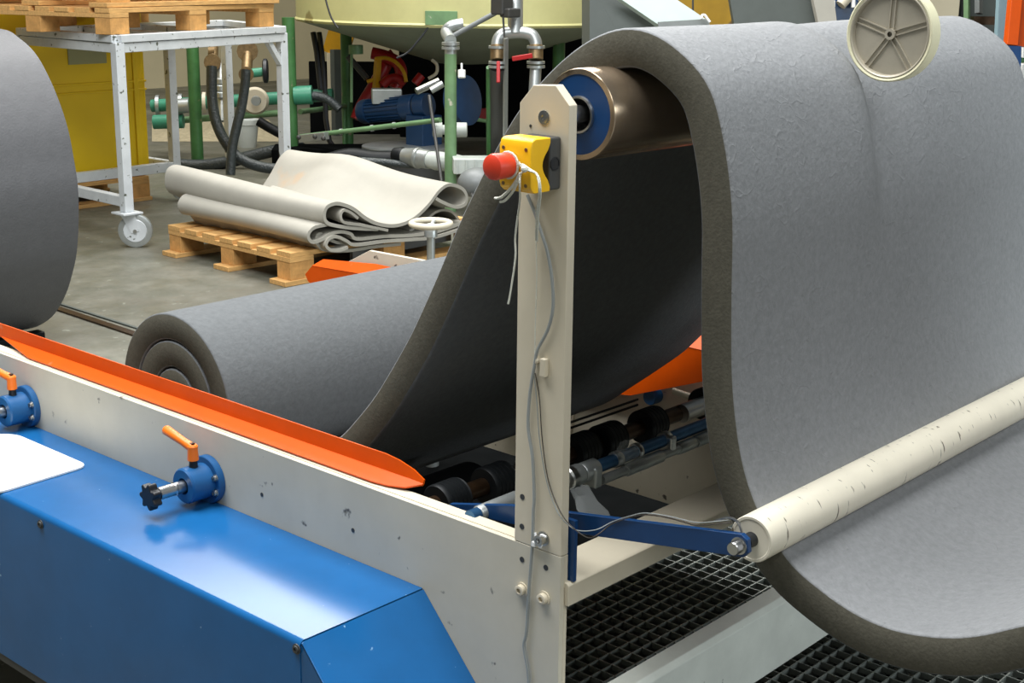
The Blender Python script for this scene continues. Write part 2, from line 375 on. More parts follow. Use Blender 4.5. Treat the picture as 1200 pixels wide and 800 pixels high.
# white board on the cover
pb = [(-.260, 1.300), (-.062, 1.262), (-.050, 1.240), (-.052, 1.060), (-.063, 1.030), (-.085, 1.020), (-.260, 1.006)]
def rounded(poly, r, k=5):
    out = []; n = len(poly)
    for i in range(n):
        p = Vector(poly[i]); a = (Vector(poly[i-1])-p); c = (Vector(poly[(i+1) % n])-p)
        rr = min(r, a.length*.45, c.length*.45); A = p+a.normalized()*rr; C = p+c.normalized()*rr
        for j in range(k+1):
            t = j/k; out.append(tuple(A*(1-t)**2+p*2*t*(1-t)+C*t*t))
    return out
wb = B().prism(rounded([(-.21, 1.42), (-.055, 1.262), (-.055, 1.015), (-.235, 1.005), (-.235, 1.42)][1:4]+[(-.225, 1.44), (-.09, 1.40)][:1]+[], .022), 2, .4835, .488)
tag(wb.build('white_board', m_white, bevel=.001), 'thin white plastic board with rounded corners lying on the blue cover', 'board')

# ---------------------------------------------------------------- two clamps on the side plate
def clamp(y0, z0, label, lev):
    root = thing('adjusting_clamp', label, 'clamp', (0, y0, z0), group='blue round clamps on the side plate')
    fl = B().lathe([(0.0005, .041), (.011, .041), (.0125, .0395), (.0125, .02)], (0, y0, z0), (-1, 0, 0), 40).build('flange', m_bluepart, root)
    for a in (20, -25, 155, 205):
        yy, zz = y0-math.cos(math.radians(a))*.034, z0+math.sin(math.radians(a))*.034
        socket_bolt(B(), (-.0125, yy, zz), (-1, 0, 0), .0048, .006).build('bolt', m_steel, root)
    B().lathe([(.012, .030), (.052, .030), (.055, .0275), (.055, .014), (.040, .0135)], (0, y0, z0), (-1, 0, 0), 40).build('clamp_body', m_bluepart, root)
    B().cyl((-.038, y0, z0), (-.102, y0, z0), .0105).lathe([(0, .0105), (.002, .0118), (.004, .0105)], (-.07, y0, z0), (-1, 0, 0), 24).build('shaft', m_steel, root)
    st = Vector((-.034, y0-.002, z0+.029))
    B().cyl(st, st+Vector((0, 0, .012)), .0075, .0065).build('stud', m_black, root)
    lv = B(); top = st+Vector((0, 0, .012))
    lv.lathe([(0, .0095), (.018, .0085), (.024, .009), (.027, .007)], top, (0, 0, 1), 20)
    tip = top+Vector(lev); base = top+Vector((0, .0, .021))
    dd = (tip-base).normalized()
    lv.tube([base, base+dd*.02, tip-dd*.004, tip], [.0085, .0072, .0085, .006], 10)
    o = lv.build('lever', m_lever, root, bevel=.0008, label='orange clamping lever')
    B().cyl(top+Vector((0, 0, .026)), top+Vector((0, 0, .030)), .0042, n=6).build('lever_screw', m_rust, o)
    kn = B(); kc = Vector((-.100, y0, z0)); 
    kn.lathe([(0, .009), (.008, .009), (.0085, .014)], kc, (-1, 0, 0), 20)
    n = 56; prof = []
    for i in range(n):
        t = 2*PI*i/n; rr = .0195+.0035*math.cos(7*t); prof.append((y0+rr*math.cos(t), z0+rr*math.sin(t)))
    kn.prism(prof, 0, kc.x-.0085, kc.x-.024)
    kn.build('star_knob', m_black, root, bevel=.002, label='black star knob')
    return root
clamp(.728, .522, 'blue round clamp with orange lever and black star knob, nearer the upright post', (-.010, .062, .042))
clamp(1.306, .522, 'blue round clamp with orange lever beside the white board', (-.012, .055, .034))

# ---------------------------------------------------------------- foam sheet
T = .050
outer_px = [(0.12, 0.5359, 0.6097), (0.12, 0.4626, 0.6866), (0.12, 0.4205, 0.7414), (0.12, 0.3799, 0.7996), (0.12, 0.3592, 0.8326), (0.12, 0.3136, 0.913), (0.12, 0.2651, 1.004), (0.12, 0.2047, 1.101), (0.12, 0.1613, 1.161), (0.12, 0.1165, 1.208), (0.12, 0.0692, 1.245), (0.12, 0.0247, 1.269), (0.12, -0.0224, 1.281), (0.12, -0.0661, 1.275), (0.12, -0.108, 1.254), (0.12, -0.1497, 1.219), (0.12, -0.1709, 1.17), (0.12, -0.1851, 1.117), (0.12, -0.1949, 1.056), (0.12, -0.1982, 0.9827), (0.12, -0.2021, 0.9079), (0.12, -0.208, 0.8432), (0.12, -0.2241, 0.7653), (0.12, -0.2505, 0.7043), (0.12, -0.296, 0.6502), (0.12, -0.3312, 0.6292), (0.12, -0.391, 0.6079), (0.12, -0.4471, 0.6035), (0.12, -0.5047, 0.6146), (0.12, -0.5489, 0.633), (0.12, -0.5949, 0.6611)]
ext = [(.12, -.72, .735), (.12, -.80, .83), (.12, -.84, .95), (.12, -.86, 1.10), (.12, -.90, 1.22), (.12, -1.0, 1.29), (.12, -1.14, 1.30)]
cy, cz, rE, pitch = .985, .570, .168, .0512
sp = []
revs = 2.72; n = 150
for i in range(n+1):
    s_ = revs*(1-i/n); th = -PI/2+s_*2*PI; rr = rE-pitch*s_
    sp.append(Vector((0, cy+rr*math.cos(th), cz+rr*math.sin(th))))
# outer curve -> centre line
oc = [Vector((0, p[1], p[2])) for p in outer_px+ext]
oc = spl(oc, 5)
cl = []
for i in range(len(oc)):
    t = (oc[min(i+1, len(oc)-1)]-oc[max(i-1, 0)]).normalized()
    nv = Vector((0, -t.z, t.y))       # left of travel in (y,z): travel is toward -y / +z, outer side faces +y / up
    nv = Vector((0, t.z, -t.y))
    cl.append(oc[i]-nv*T/2)
join = spl([sp[-4], sp[-1], Vector((0, .86, .404)), Vector((0, .73, .437)), Vector((0, .635, .503)), cl[1], cl[3]], 5)
cut = [v for v in join[5:-5]]
center = sp[:-1]+cut+cl[2:]
# even resample
def resample(P, step):
    out = [P[0]]; acc = 0
    for a, b in zip(P, P[1:]):
        L = (b-a).length
        while acc+L >= step:
            t = (step-acc)/L; a = a+(b-a)*t; out.append(a.copy()); L = (b-a).length; acc = 0
        acc += L
    return out
center = resample(center, .011)
for _ in range(3):
    center = [center[0]]+[(center[i-1]+center[i]*2+center[i+1])/4 for i in range(1, len(center)-1)]+[center[-1]]
WX0, WX1 = .12, 1.02
WHEEL = Vector((0.48, -0.1982, 1.269))
def dent(p, x):
    d0 = math.exp(-(((p.y+.115)/.075)**2+((p.z-1.225)/.09)**2))*1.15+math.exp(-(((p.y+.17)/.06)**2+((p.z-1.12)/.10)**2))*.75
    u = x-.495
    f = 0 if u < -.03 else ((u+.03)/.05)**2*(3-2*(u+.03)/.05) if u < .02 else math.exp(-((u-.02)/.10)**2)
    g = -.25*math.exp(-((u+.05)/.05)**2)      # slight bulge before the dent
    return .020*d0*(f+g)
web = B(); bm = web.b
def offs(P):
    o, q = [], []
    for i in range(len(P)):
        t = (P[min(i+1, len(P)-1)]-P[max(i-1, 0)]).normalized(); nv = Vector((0, t.z, -t.y))
        o.append(P[i]+nv*(T/2-.0007)); q.append(P[i]-nv*(T/2-.0007))
    return o, q
oo, ii = offs(center)
xs = [WX0, WX0+.0012, WX0+.003, WX0+.01]+[WX0+.01+(WX1-WX0-.02)*k/56 for k in range(1, 56)]+[WX1-.01, WX1-.003, WX1-.0012, WX1]
def inset(k): return {0: .0025, 1: .0008, 2: .0}.get(min(k, len(xs)-1-k), 0)
R1, R2 = [], []
for k, x in enumerate(xs):
    a_, b_ = [], []
    for i in range(len(center)):
        nv = (oo[i]-ii[i]).normalized(); d = dent(center[i], x)*1.0; e = inset(k)
        a_.append(bm.verts.new(Vector((x, oo[i].y, oo[i].z))-nv*(d+e)))
        b_.append(bm.verts.new(Vector((x, ii[i].y, ii[i].z))-nv*(d*.15-e)))
    R1.append(a_); R2.append(b_)
nk, ni = len(xs), len(center)
for k in range(nk-1):
    for i in range(ni-1):
        bm.faces.new((R1[k][i], R1[k][i+1], R1[k+1][i+1], R1[k+1][i])).material_index = 0
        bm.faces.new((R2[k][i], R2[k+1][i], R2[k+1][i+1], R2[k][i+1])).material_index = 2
for k in (0, nk-1):
    for i in range(ni-1): bm.faces.new((R1[k][i], R2[k][i], R2[k][i+1], R1[k][i+1])).material_index = 1
for i in (0, ni-1):
    for k in range(nk-1): bm.faces.new((R1[k][i], R1[k+1][i], R2[k+1][i], R2[k][i])).material_index = 1
wo = web.build('foam_sheet', [m_foam, m_foamcut, m_foamshade], ang=50)
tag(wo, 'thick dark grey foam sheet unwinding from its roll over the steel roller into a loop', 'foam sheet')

# ---------------------------------------------------------------- top roller
ax_y, ax_z = .008, 1.173
tr = thing('top_roller', 'polished steel roller with blue end disc carrying the foam over the upright post', 'roller', (.6, ax_y, ax_z))
B().lathe([(.066, .050), (.066, .0565), (.068, .0575), (1.045, .0575), (1.047, .0565), (1.047, .05)], (0, ax_y, ax_z), (1, 0, 0), 64, caps=False).build('roller_shell', m_roller, tr)
B().lathe([(.069, .0225), (.067, .0225), (.067, .0555), (.075, .0555)], (0, ax_y, ax_z), (1, 0, 0), 64, caps=False).build('end_disc', m_bluedk, tr, label='blue end disc')
B().lathe([(.075, .024), (.066, .024), (.0635, .0232), (.0635, .0205), (.075, .019), (.095, .019)], (0, ax_y, ax_z), (1, 0, 0), 48, caps=False).build('bearing_ring', m_steel, tr)
B().lathe([(.096, .0195), (.095, .001)], (0, ax_y, ax_z), (1, 0, 0), 32, caps=False).build('bearing', m_black, tr)
B().lathe([(.0155, .013), (.035, .013), (.0355, .0155), (.046, .0155), (.0465, .012), (.095, .012)], (0, ax_y, ax_z), (1, 0, 0), 32).build('shaft', m_steel, tr)
B().cyl((1.047, ax_y, ax_z), (1.112, ax_y, ax_z), .012).build('shaft', m_steel, tr)

# ---------------------------------------------------------------- measuring wheel
W = WHEEL
mw = thing('measuring_wheel', 'round metal measuring wheel with cream rim and five ribbed spokes resting on the foam', 'wheel', tuple(W-Vector((0, 0, .063))))
B().lathe([(-.010, .0585), (-.0115, .0615), (-.0105, .0632), (.012, .0632), (.013, .061), (.012, .0585), (-.010, .0585)], W, (1, 0, 0), 72, caps=False).build('tyre', m_tyre, mw)
B().lathe([(-.0095, .0592), (-.0110, .0570), (-.0095, .0550), (-.0035, .0538), (-.0035, .008)], W, (1, 0, 0), 72, caps=False).build('wheel_disc', m_wheel, mw)
B().lathe([(.005, .0592), (.005, .008)], W, (1, 0, 0), 48, caps=False).build('back_disc', m_wheel, mw)
for k in range(5):
    t = math.radians(89+72*k); d = Vector((0, -math.cos(t), math.sin(t))); q = Vector((0, d.z, -d.y))
    sb = B()
    for s_ in (-1, 1): sb.bar(W+d*.007+q*.0034*s_+Vector((-.0045, 0, 0)), W+d*.0545+q*.0034*s_+Vector((-.0045, 0, 0)), .0014, .003, up=(1, 0, 0))
    sb.build('spoke', m_wheel, mw)
B().lathe([(-.0085, .0035), (-.0085, .0075), (.02, .0085)], W, (1, 0, 0), 24, caps=False).lathe([(-.004, .0036), (-.0039, .0005)], W, (1, 0, 0), 16, caps=False).build('hub', m_wheel, mw)
B().cyl(W+Vector((.005, 0, 0)), W+Vector((.03, 0, 0)), .006).bar(W+Vector((.028, 0, -.01)), W+Vector((.028, .01, .22)), .014, .008).build('mounting_arm', m_steel, mw)

# ---------------------------------------------------------------- plastic tube roller on the blue arm
tx0, tyc, tzc, trr = .072, -.273, .681, .0295
pr = thing('tube_roller', 'long scuffed white plastic tube roller lying across the hanging foam loop', 'roller', (.6, tyc, tzc-trr))
B().lathe([(tx0+.03, .0245), (tx0+.001, .0245), (tx0, .0255), (tx0, .0285), (tx0+.0015, trr), (1.28, trr), (1.28, .02)], (0, tyc, tzc), (1, 0, 0), 56, caps=False).build('plastic_tube', m_pvc, pr)
B().lathe([(tx0+.001, .0252), (tx0+.001, .009)], (0, tyc, tzc), (1, 0, 0), 40, caps=False).build('end_plug', m_pvc, pr)
B().lathe([(tx0-.012, .0085), (tx0, .0095), (tx0+.006, .0095)], (0, tyc, tzc), (1, 0, 0), 24).build('bushing', m_black, pr)
B().cyl((tx0-.028, tyc, tzc), (1.31, tyc, tzc), .005, n=16).build('axle', m_steel, pr)
ar = thing('swing_arm', 'flat blue steel arm reaching from the upright post to the white tube roller', 'arm', (.05, -.03, .6))
for xa, nm in ((.050, 'near'), (1.29, 'far')):
    pA, pB = Vector((xa, .215, .598)), Vector((xa, tyc, tzc))
    d = (pB-pA).normalized(); q = Vector((0, -d.z, d.y)); q = q if q.z > 0 else -q
    poly = [pA+q*.004, pA-q*.004, pA+d*.12-q*.0135, pB-q*.0145+d*.004, pB-q*.008+d*.012, pB+q*.008+d*.012, pB+q*.0145+d*.004, pA+d*.12+q*.0135]
    B().prism([(p.y, p.z) for p in poly], 0, xa-.004, xa+.004).build('arm_bar', m_bluedk, ar, bevel=.0008)
    B().lathe([(-.019, .0035), (-.019, .0075), (-.0175, .0085), (-.006, .0085), (-.006, .011), (-.004, .011)], (xa, tyc, tzc), (1, 0, 0), 20).build('bolt', m_steel, ar)
B().span((.018, -.0405, .5695), (.024, -.018, .655)).build('bracket', m_bluedk, ar)
B().span((1.20, .05, .598), (1.294, .2, .606)).build('bracket', m_bluedk, ar)

# ---------------------------------------------------------------- emergency stop
es = thing('emergency_stop', 'yellow emergency stop box with red mushroom button on the upright post', 'switch', (-.03, .004, 1.08))
y0, y1, z0, z1 = -.0205, .0285, 1.0895, 1.1535
B().span((-.022, y0, z0), (-.0005, y1, z1)).build('base_box', m_dgrey, es, bevel=.003)
cy_ = B()
prof = [(y1+.0005, -.024)]
# yellow lid: outline in (x,z) with a concave edge towards the post, extruded in y
n = 10
lid = [(-.0555, z0+.004), (-.0575, z0+.010), (-.0575, z1-.010), (-.0545, z1-.002), (-.049, z1+.0005), (-.0215, z1+.0005), (-.0215, z1-.006)]
lid += [(-.0215-.014*math.sin(PI*k/n), z1-.010-(z1-z0-.020)*k/n) for k in range(1, n)] + [(-.0215, z0+.006), (-.0215, z0-.0005), (-.050, z0-.0005)]
A = [cy_.b.verts.new((x, y0-.001, z)) for x, z in lid]; C_ = [cy_.b.verts.new((x, y1+.001, z)) for x, z in lid]
cy_.b.faces.new(A[::-1]); cy_.b.faces.new(C_)
for k in range(len(lid)): cy_.b.faces.new((A[k], A[(k+1) % len(lid)], C_[(k+1) % len(lid)], C_[k]))
cy_.build('yellow_lid', m_yellow, es, bevel=.0015)
B().lathe([(0, .0085), (.0006, .0085), (.0007, .007), (-.001, .0065)], (-.0125, y0-.0002, (z0+z1)/2), (0, -1, 0), 24).build('knockout', m_black, es)
for yy in (y0+.007, y1-.006):
    for zz in (z0+.009, z1-.012):
        B().lathe([(0, .0024), (.0008, .0022), (.0009, .001)], (-.0574, yy, zz), (-1, 0, 0), 14).build('screw', m_brass, es)
bz = (z0+z1)/2+.0; by = .011
B().lathe([(.0565, .0125), (.062, .0125), (.0625, .0145), (.072, .0155), (.086, .0160), (.0905, .0148), (.0930, .0105), (.0940, .003)], (0, by, bz), (-1, 0, 0), 40).build('mushroom_button', m_knobred, es, label='red mushroom button')

# string tied round the button
st = thing('white_string', 'white string knotted round the red button and hanging down the upright post', 'string', (-.062, .01, 1.10))
def rope(name, pts, r, mat, parent, k=5, n=6):
    return B().tube(spl(pts, k), r, n).build(name, mat, parent)
loop = [(-.0615, by+.0155*math.cos(t), bz+.0155*math.sin(t)) for t in [2*PI*i/16 for i in range(16)]]
B().tube(loop, .0018, 6, closed=True).build('loop', m_rope, st)
rope('strand', [(-0.064, -0.008, 1.127), (-0.064, -0.0135, 1.121), (-0.064, -0.0203, 1.119), (-0.064, -0.0109, 1.113), (-0.064, -0.0099, 1.097), (-0.03, 0.02, 1.072), (-0.02, 0.0353, 1.027), (-0.02, 0.0348, 0.9989), (-0.02, 0.0428, 0.9515), (-0.02, 0.0462, 0.9376)], .0013, m_rope, st)
rope('strand', [(-0.0635, -0.0103, 1.125), (-0.0635, -0.0212, 1.119), (-0.0635, -0.036, 1.115), (-0.0635, -0.0405, 1.094), (-0.03, -0.008, 1.062), (-0.008, 0.0117, 1.023)], .0013, m_rope, st)
rope('strand', [(-0.062, -0.0117, 1.125), (-0.062, -0.0239, 1.12), (-0.062, -0.0374, 1.113), (-0.062, -0.0412, 1.092), (-0.03, -0.0108, 1.06), (-0.008, 0.0096, 1.022)], .0012, m_rope, st)
rope('strand', [(-0.005, 0.0143, 1.022), (-0.005, 0.0121, 0.9825), (-0.005, 0.0126, 0.9363), (-0.005, 0.0131, 0.8916), (-0.005, 0.0124, 0.8602)], .0007, m_rope, st)
rope('strand', [(-0.062, -0.0092, 1.114), (-0.062, 0.0042, 1.096), (-0.062, 0.0207, 1.082), (-0.062, 0.0319, 1.079)], .0019, m_rope, st)
rope('strand', [(-0.06, -0.0074, 1.112), (-0.06, 0.0032, 1.092), (-0.06, 0.0169, 1.078), (-0.06, 0.0252, 1.075)], .0017, m_rope, st)
B().ball((-0.0665, -0.0191, 1.12), .0042, n=10).build('knot', m_rope, st)

cb = B().tube(spl([(-0.0045, 0.03, 1.077), (-0.0045, 0.0183, 1.058), (-0.0045, 0.0066, 1.034), (-0.0045, -0.0052, 1.008), (-0.0045, -0.0129, 0.9754), (-0.0045, -0.0152, 0.9409), (-0.0045, -0.0075, 0.9109), (-0.0045, 0.009, 0.8811), (-0.0045, 0.0142, 0.8575), (-0.0045, 0.0208, 0.8196), (-0.0045, 0.0229, 0.7752), (-0.0045, 0.0147, 0.7363), (-0.0045, 0.0107, 0.6841), (-0.0045, 0.0117, 0.66), (-0.0045, 0.0123, 0.6152), (-0.0045, 0.017, 0.5489), (-0.0045, 0.0204, 0.4853), (-0.0045, 0.0246, 0.4624), (-0.0045, 0.0163, 0.4272), (-0.0045, 0.014, 0.3921), (-0.0045, 0.0098, 0.3353)], 6), .0021, 8)
tag(cb.build('grey_cable', m_cable), 'grey electric cable running down the upright post from the stop box', 'cable')
wr = thing('thin_wire', 'pair of thin wires looping from the post over the blue arm to the white tube', 'wire', (-0.003, 0.0139, 0.8493))
rope('wire', [(-0.0035, 0.0135, 0.8494), (-0.0035, 0.0056, 0.8192), (-0.0035, 0.0002, 0.7686), (-0.0035, -0.0081, 0.7241), (-0.0035, -0.0189, 0.6953), (-0.006, -0.0404, 0.6689), (0, -0.0573, 0.6531), (0.01, -0.0706, 0.6433), (0.03, -0.0715, 0.6434), (0.043, -0.0791, 0.6536), (0.043, -0.1062, 0.6706), (0.043, -0.1355, 0.6834), (0.043, -0.1723, 0.6891), (0.044, -0.2101, 0.6903), (0.046, -0.236, 0.6982), (0.052, -0.2563, 0.7043)], .0008, m_wire, wr)
rope('wire', [(-0.0035, 0.0149, 0.8458), (-0.0035, 0.0098, 0.8125), (-0.0035, 0.0045, 0.7653), (-0.0035, -0.0052, 0.7222), (-0.0035, -0.0161, 0.6922), (-0.006, -0.0347, 0.6685), (0, -0.0501, 0.6546), (0.01, -0.0591, 0.6495), (0.02, -0.0763, 0.6537), (0.043, -0.0831, 0.6594), (0.043, -0.1128, 0.6759), (0.043, -0.1354, 0.6857), (0.043, -0.1722, 0.6913), (0.044, -0.21, 0.6937), (0.046, -0.2358, 0.7015), (0.052, -0.2536, 0.7069)], .0007, m_cable, wr)
rope('hook', [(0.052, -0.233, 0.7), (0.052, -0.251, 0.7095), (0.052, -0.2646, 0.7078), (0.052, -0.2713, 0.6976), (0.052, -0.2745, 0.6852)], .0016, m_steel, wr)

# white cable tie at the seam bolt
tag(B().tube(spl([(-0.009, 0.0043, 0.6346), (-0.009, 0.0011, 0.6247), (-0.009, -0.005, 0.6169), (-0.009, -0.0078, 0.6237), (-0.009, -0.0061, 0.634), (-0.009, -0.0149, 0.6342)], 4), .0018, 6).box((-0.007, 0.0072, 0.6175), (.005, .006, .006)).build('cable_tie', m_white), 'small white cable tie holding the grey cable at the seam bolt', 'cable tie')

# ---------------------------------------------------------------- grooved drive rollers under the foam
PY, PZ = .28, .573
dr = thing('drive_roller', 'dark oily drive shaft carrying black grooved rubber rings beneath the foam', 'roller', (.5, PY, PZ-.03))
B().cyl((.01, PY, PZ), (1.10, PY, PZ), .014).build('shaft', m_rust, dr)
for x in (.109, .213, .315, .424, .497, .614, .80, .92):
    B().cyl((x+.024, PY, PZ), (x+.032, PY, PZ), .019).build('collar', m_steel, dr)
    prof = [(-.026, .018), (-.026, .028)]
    for k in range(5): prof += [(-.023+k*.009, .030), (-.0165+k*.009, .030), (-.0155+k*.009, .0275)]
    prof += [(.024, .029), (.024, .018)]
    B().lathe(prof, (x, PY, PZ), (1, 0, 0), 36).build('grooved_ring', m_rubber, dr)
dr2 = thing('drive_roller', 'second dark drive shaft with black rings, farther back under the foam roll', 'roller', (.5, .95, .30))
B().cyl((.01, .95, .335), (1.10, .95, .335), .014).build('shaft', m_rust, dr2)
for x in (.2, .45, .7, .95): B().cyl((x-.026, .95, .335), (x+.026, .95, .335), .03).build('grooved_ring', m_rubber, dr2)
# chrome tube at the right of the drive roller
B().cyl((.70, PY-.01, PZ+.002), (1.10, PY-.01, PZ+.002), .017).build('sleeve', m_steel, dr)
for dz in (0, .010):
    B().tube([(.37, PY+.03, PZ+.030+dz), (.62, PY+.03, PZ+.028+dz)], .0022, 8).build('belt', m_rubber, dr)

dd_ = thing('filler_drum', 'short black drum added as shade below the rising foam, left of the upright post', 'roller', (.2, .5, .38))  # made-up drum, added to keep the gap under the foam dark
B().cyl((.03, .50, .445), (.40, .50, .445), .058, n=40).build('filler_drum_body', m_rubber, dd_, bevel=.003)
B().cyl((.01, .50, .445), (1.10, .50, .445), .012).build('shaft', m_rust, dd_)
# blue and chrome rod in front, with its sleeves
rd = thing('air_cylinder', 'blue and chrome rod with sleeves and clamps running parallel to the cream beam', 'rod', (.4, .15, .59))
B().cyl((.02, .150, .607), (1.09, .150, .607), .0102).build('rod', m_bluerod, rd)
def sleeve(x0, x1, r, m=m_steel, y=.15, z=.607):
    r *= 1.15; B().lathe([(x0, r*.9), (x0+.002, r), (x1-.002, r), (x1, r*.9)], (0, y, z), (1, 0, 0), 24).build('sleeve', m, rd)
sleeve(.036, .12, .0105, m_galv); sleeve(.16, .235, .0125, m_steel); sleeve(.238, .262, .0145, m_galv); sleeve(.265, .300, .0135, m_galv); sleeve(.345, .36, .0115, m_galv); sleeve(.40, .41, .012)
sleeve(.475, .49, .0125, m_steel); sleeve(.23, .245, .0155, m_steel)
B().cyl((.30, .137, .590), (.70, .137, .590), .0075).build('rod', m_galv, rd)
sleeve(.36, .455, .0092, m_galv, .137, .590); sleeve(.50, .545, .0088, m_galv, .137, .590); sleeve(.55, .6, .0092, m_galv, .137, .59)
B().box((.482, .146, .600), (.016, .03, .034)).build('clamp', m_steel, rd, bevel=.004)
B().box((.287, .146, .598), (.018, .03, .034)).build('clamp', m_galv, rd, bevel=.004)

# crumpled clear film pieces
def film(name, label, pts_rows, seed):
    random.seed(seed); bb = B(); rows = []
    for row in pts_rows:
        rows.append([Vector(p)+Vector([random.uniform(-.0025, .0025) for _ in range(3)]) for p in spl(row, 4)])
    bb.strip(rows, .0006); return tag(bb.build(name, m_film), label, 'plastic film')
film('clear_film', 'crumpled piece of clear film stuck on the blue rod', [[(0.3393, 0.136, 0.6363), (0.352, 0.136, 0.6402), (0.3674, 0.136, 0.6377)], [(0.3302, 0.132, 0.6284), (0.3561, 0.132, 0.6289), (0.3805, 0.132, 0.6241)], [(0.3414, 0.13, 0.6121), (0.3654, 0.13, 0.6115), (0.3921, 0.13, 0.6089)], [(0.3515, 0.132, 0.592), (0.3735, 0.132, 0.5919), (0.4093, 0.132, 0.5911)]], 3)
film('clear_film', 'strip of clear film hanging beside the upright post', [[(0.1786, 0.1, 0.617), (0.1942, 0.1, 0.618), (0.218, 0.1, 0.6169)], [(0.1747, 0.09, 0.6063), (0.1982, 0.09, 0.6063), (0.2179, 0.09, 0.6088)], [(0.1583, 0.07, 0.6019), (0.1856, 0.07, 0.5994), (0.2094, 0.07, 0.5979)], [(0.1456, 0.05, 0.5982), (0.1767, 0.05, 0.593), (0.2045, 0.05, 0.5902)], [(0.1363, 0.03, 0.5962), (0.1635, 0.03, 0.5894), (0.1892, 0.03, 0.5844)]], 5)

# ---------------------------------------------------------------- floor grating under the machine
gr = thing('floor_grating', 'open steel bar grating under the front of the machine', 'grating', (.9, -.4, .07))
GX0, GX1, GY0, GY1 = .06, 1.86, -1.35, .64
gz = .10
B().span((GX0, GY0, .002), (GX1, 1.66, .006)).build('painted_shade', m_shade, gr)  # dark sheet added as painted shade below the bars
bx = B().span((GX0, -.0013, gz-.025), (GX1, .0013, gz)).build('bar', m_grat, gr, smooth=False)
bx.location = Vector((0, GY0, 0))-Vector((0, 0, 0))
k = 1; y = GY0+.031
while y < GY1:
    link_copy(bx, gr, (0, y, 0)); y += .031
bys = B().span((-.0011, GY0, gz-.012), (.0011, GY1, gz-.0003)).build('cross_bar', m_grat, gr, smooth=False)
bys.location = Vector((GX0, 0, 0)); x = GX0+.031
while x < GX1:
    link_copy(bys, gr, (x, 0, 0)); x += .031

# ---------------------------------------------------------------- large foam roll at the left
lp = [(1.3, 3.703, 1.12), (1.3, 3.56, 1.089), (1.3, 3.458, 1.038), (1.3, 3.38, 0.9575), (1.3, 3.32, 0.8679), (1.3, 3.282, 0.783), (1.3, 3.261, 0.6906), (1.3, 3.248, 0.6147), (1.3, 3.25, 0.5337), (1.3, 3.264, 0.4414), (1.3, 3.286, 0.3559), (1.3, 3.317, 0.2896), (1.3, 3.36, 0.2173), (1.3, 3.408, 0.159), (1.3, 3.467, 0.1041), (1.3, 3.532, 0.0637), (1.3, 3.628, 0.0236), (1.3, 3.757, -0.0062)]
prof = [(p[1], max(p[2], .004)) for p in lp]
cyy = 3.92
prof += [(2*cyy-y, z*.98+.004) for y, z in reversed(prof)]
prof = [(v[0], max(v[1], .004)) for v in spl([(p[0], p[1], 0) for p in prof], 4, closed=True)]
lr = B(); 
def ring(x, s_):
    c = Vector((cyy, .56)); return [lr.b.verts.new((x, c.x+(q[0]-c.x)*s_, c.y+(q[1]-c.y)*s_)) for q in prof]
Rs = [ring(-.4, 1), ring(1.285, 1), ring(1.297, .997), ring(1.30, .988)]
for A, C_ in zip(Rs, Rs[1:]):
    for i in range(len(A)): lr.b.faces.new((A[i], A[(i+1) % len(A)], C_[(i+1) % len(A)], C_[i]))
lr.b.faces.new(Rs[0][::-1]); f = lr.b.faces.new(Rs[-1]); f.material_index = 1
m_left = M('smooth_grey_foam', S(88, 88, 90), .6, var=.07, scale=30, bump=.15, bscale=140)
tag(lr.build('foam_roll', [m_left, m_foamcut], ang=40), 'large smooth dark grey foam roll standing at the left edge', 'foam roll')
tag(B().span((.9, 3.53, 0), (1.29, 3.58, .03)).build('wedge', m_rubber, bevel=.006), 'small black wedge under the large foam roll', 'wedge')

# ---------------------------------------------------------------- pallets
def pallet(label, loc, rz, LX, LY, skids=True, group='wooden pallets', nd=7):
    """deck boards along x, stringers along y, blocks 3x3, skids along x; local origin at one corner on its base"""
    root = thing('wooden_pallet', label, 'pallet', loc, rz, group)
    z = 0
    if skids:
        for j in range(3):
            B().span((-.035, (LY-.10)*j/2-.008, 0), (LX+.01, (LY-.10)*j/2+.108, .022)).build('skid', m_wood, root, bevel=.002)
        z = .022
    for j in range(3):
        for i in range(3):
            xx = (LX-.13)*i/2+.002; yy = (LY-.10)*j/2+.002
            B().span((xx, yy, z), (xx+.13, yy+.096, z+.078)).build('block', m_woodend, root, bevel=.002)
    for i in range(3):
        xx = (LX-.13)*i/2
        B().span((xx, 0, z+.078), (xx+.13, LY, z+.100)).build('stringer_board', m_wood, root, bevel=.0015)
    bw = LY/nd*.74
    for j in range(nd):
        yy = (LY-bw)*j/(nd-1)
        B().span((random.uniform(-.006, .004), yy, z+.100), (LX+random.uniform(-.004, .006), yy+bw, z+.122+random.uniform(-.001, .001))).build('deck_board', m_wood, root, bevel=.0015)
    return root
fp = pallet('wooden pallet on the floor under the folded foam sheets', (2.50, 3.590, 0), math.radians(-2), 1.20, .95)
tag(B().bar((2.95, 3.70, .07), (3.62, 3.72, .07), .02, .07).build('grey_board', m_grey), 'grey board pushed in under the pallet deck', 'board')

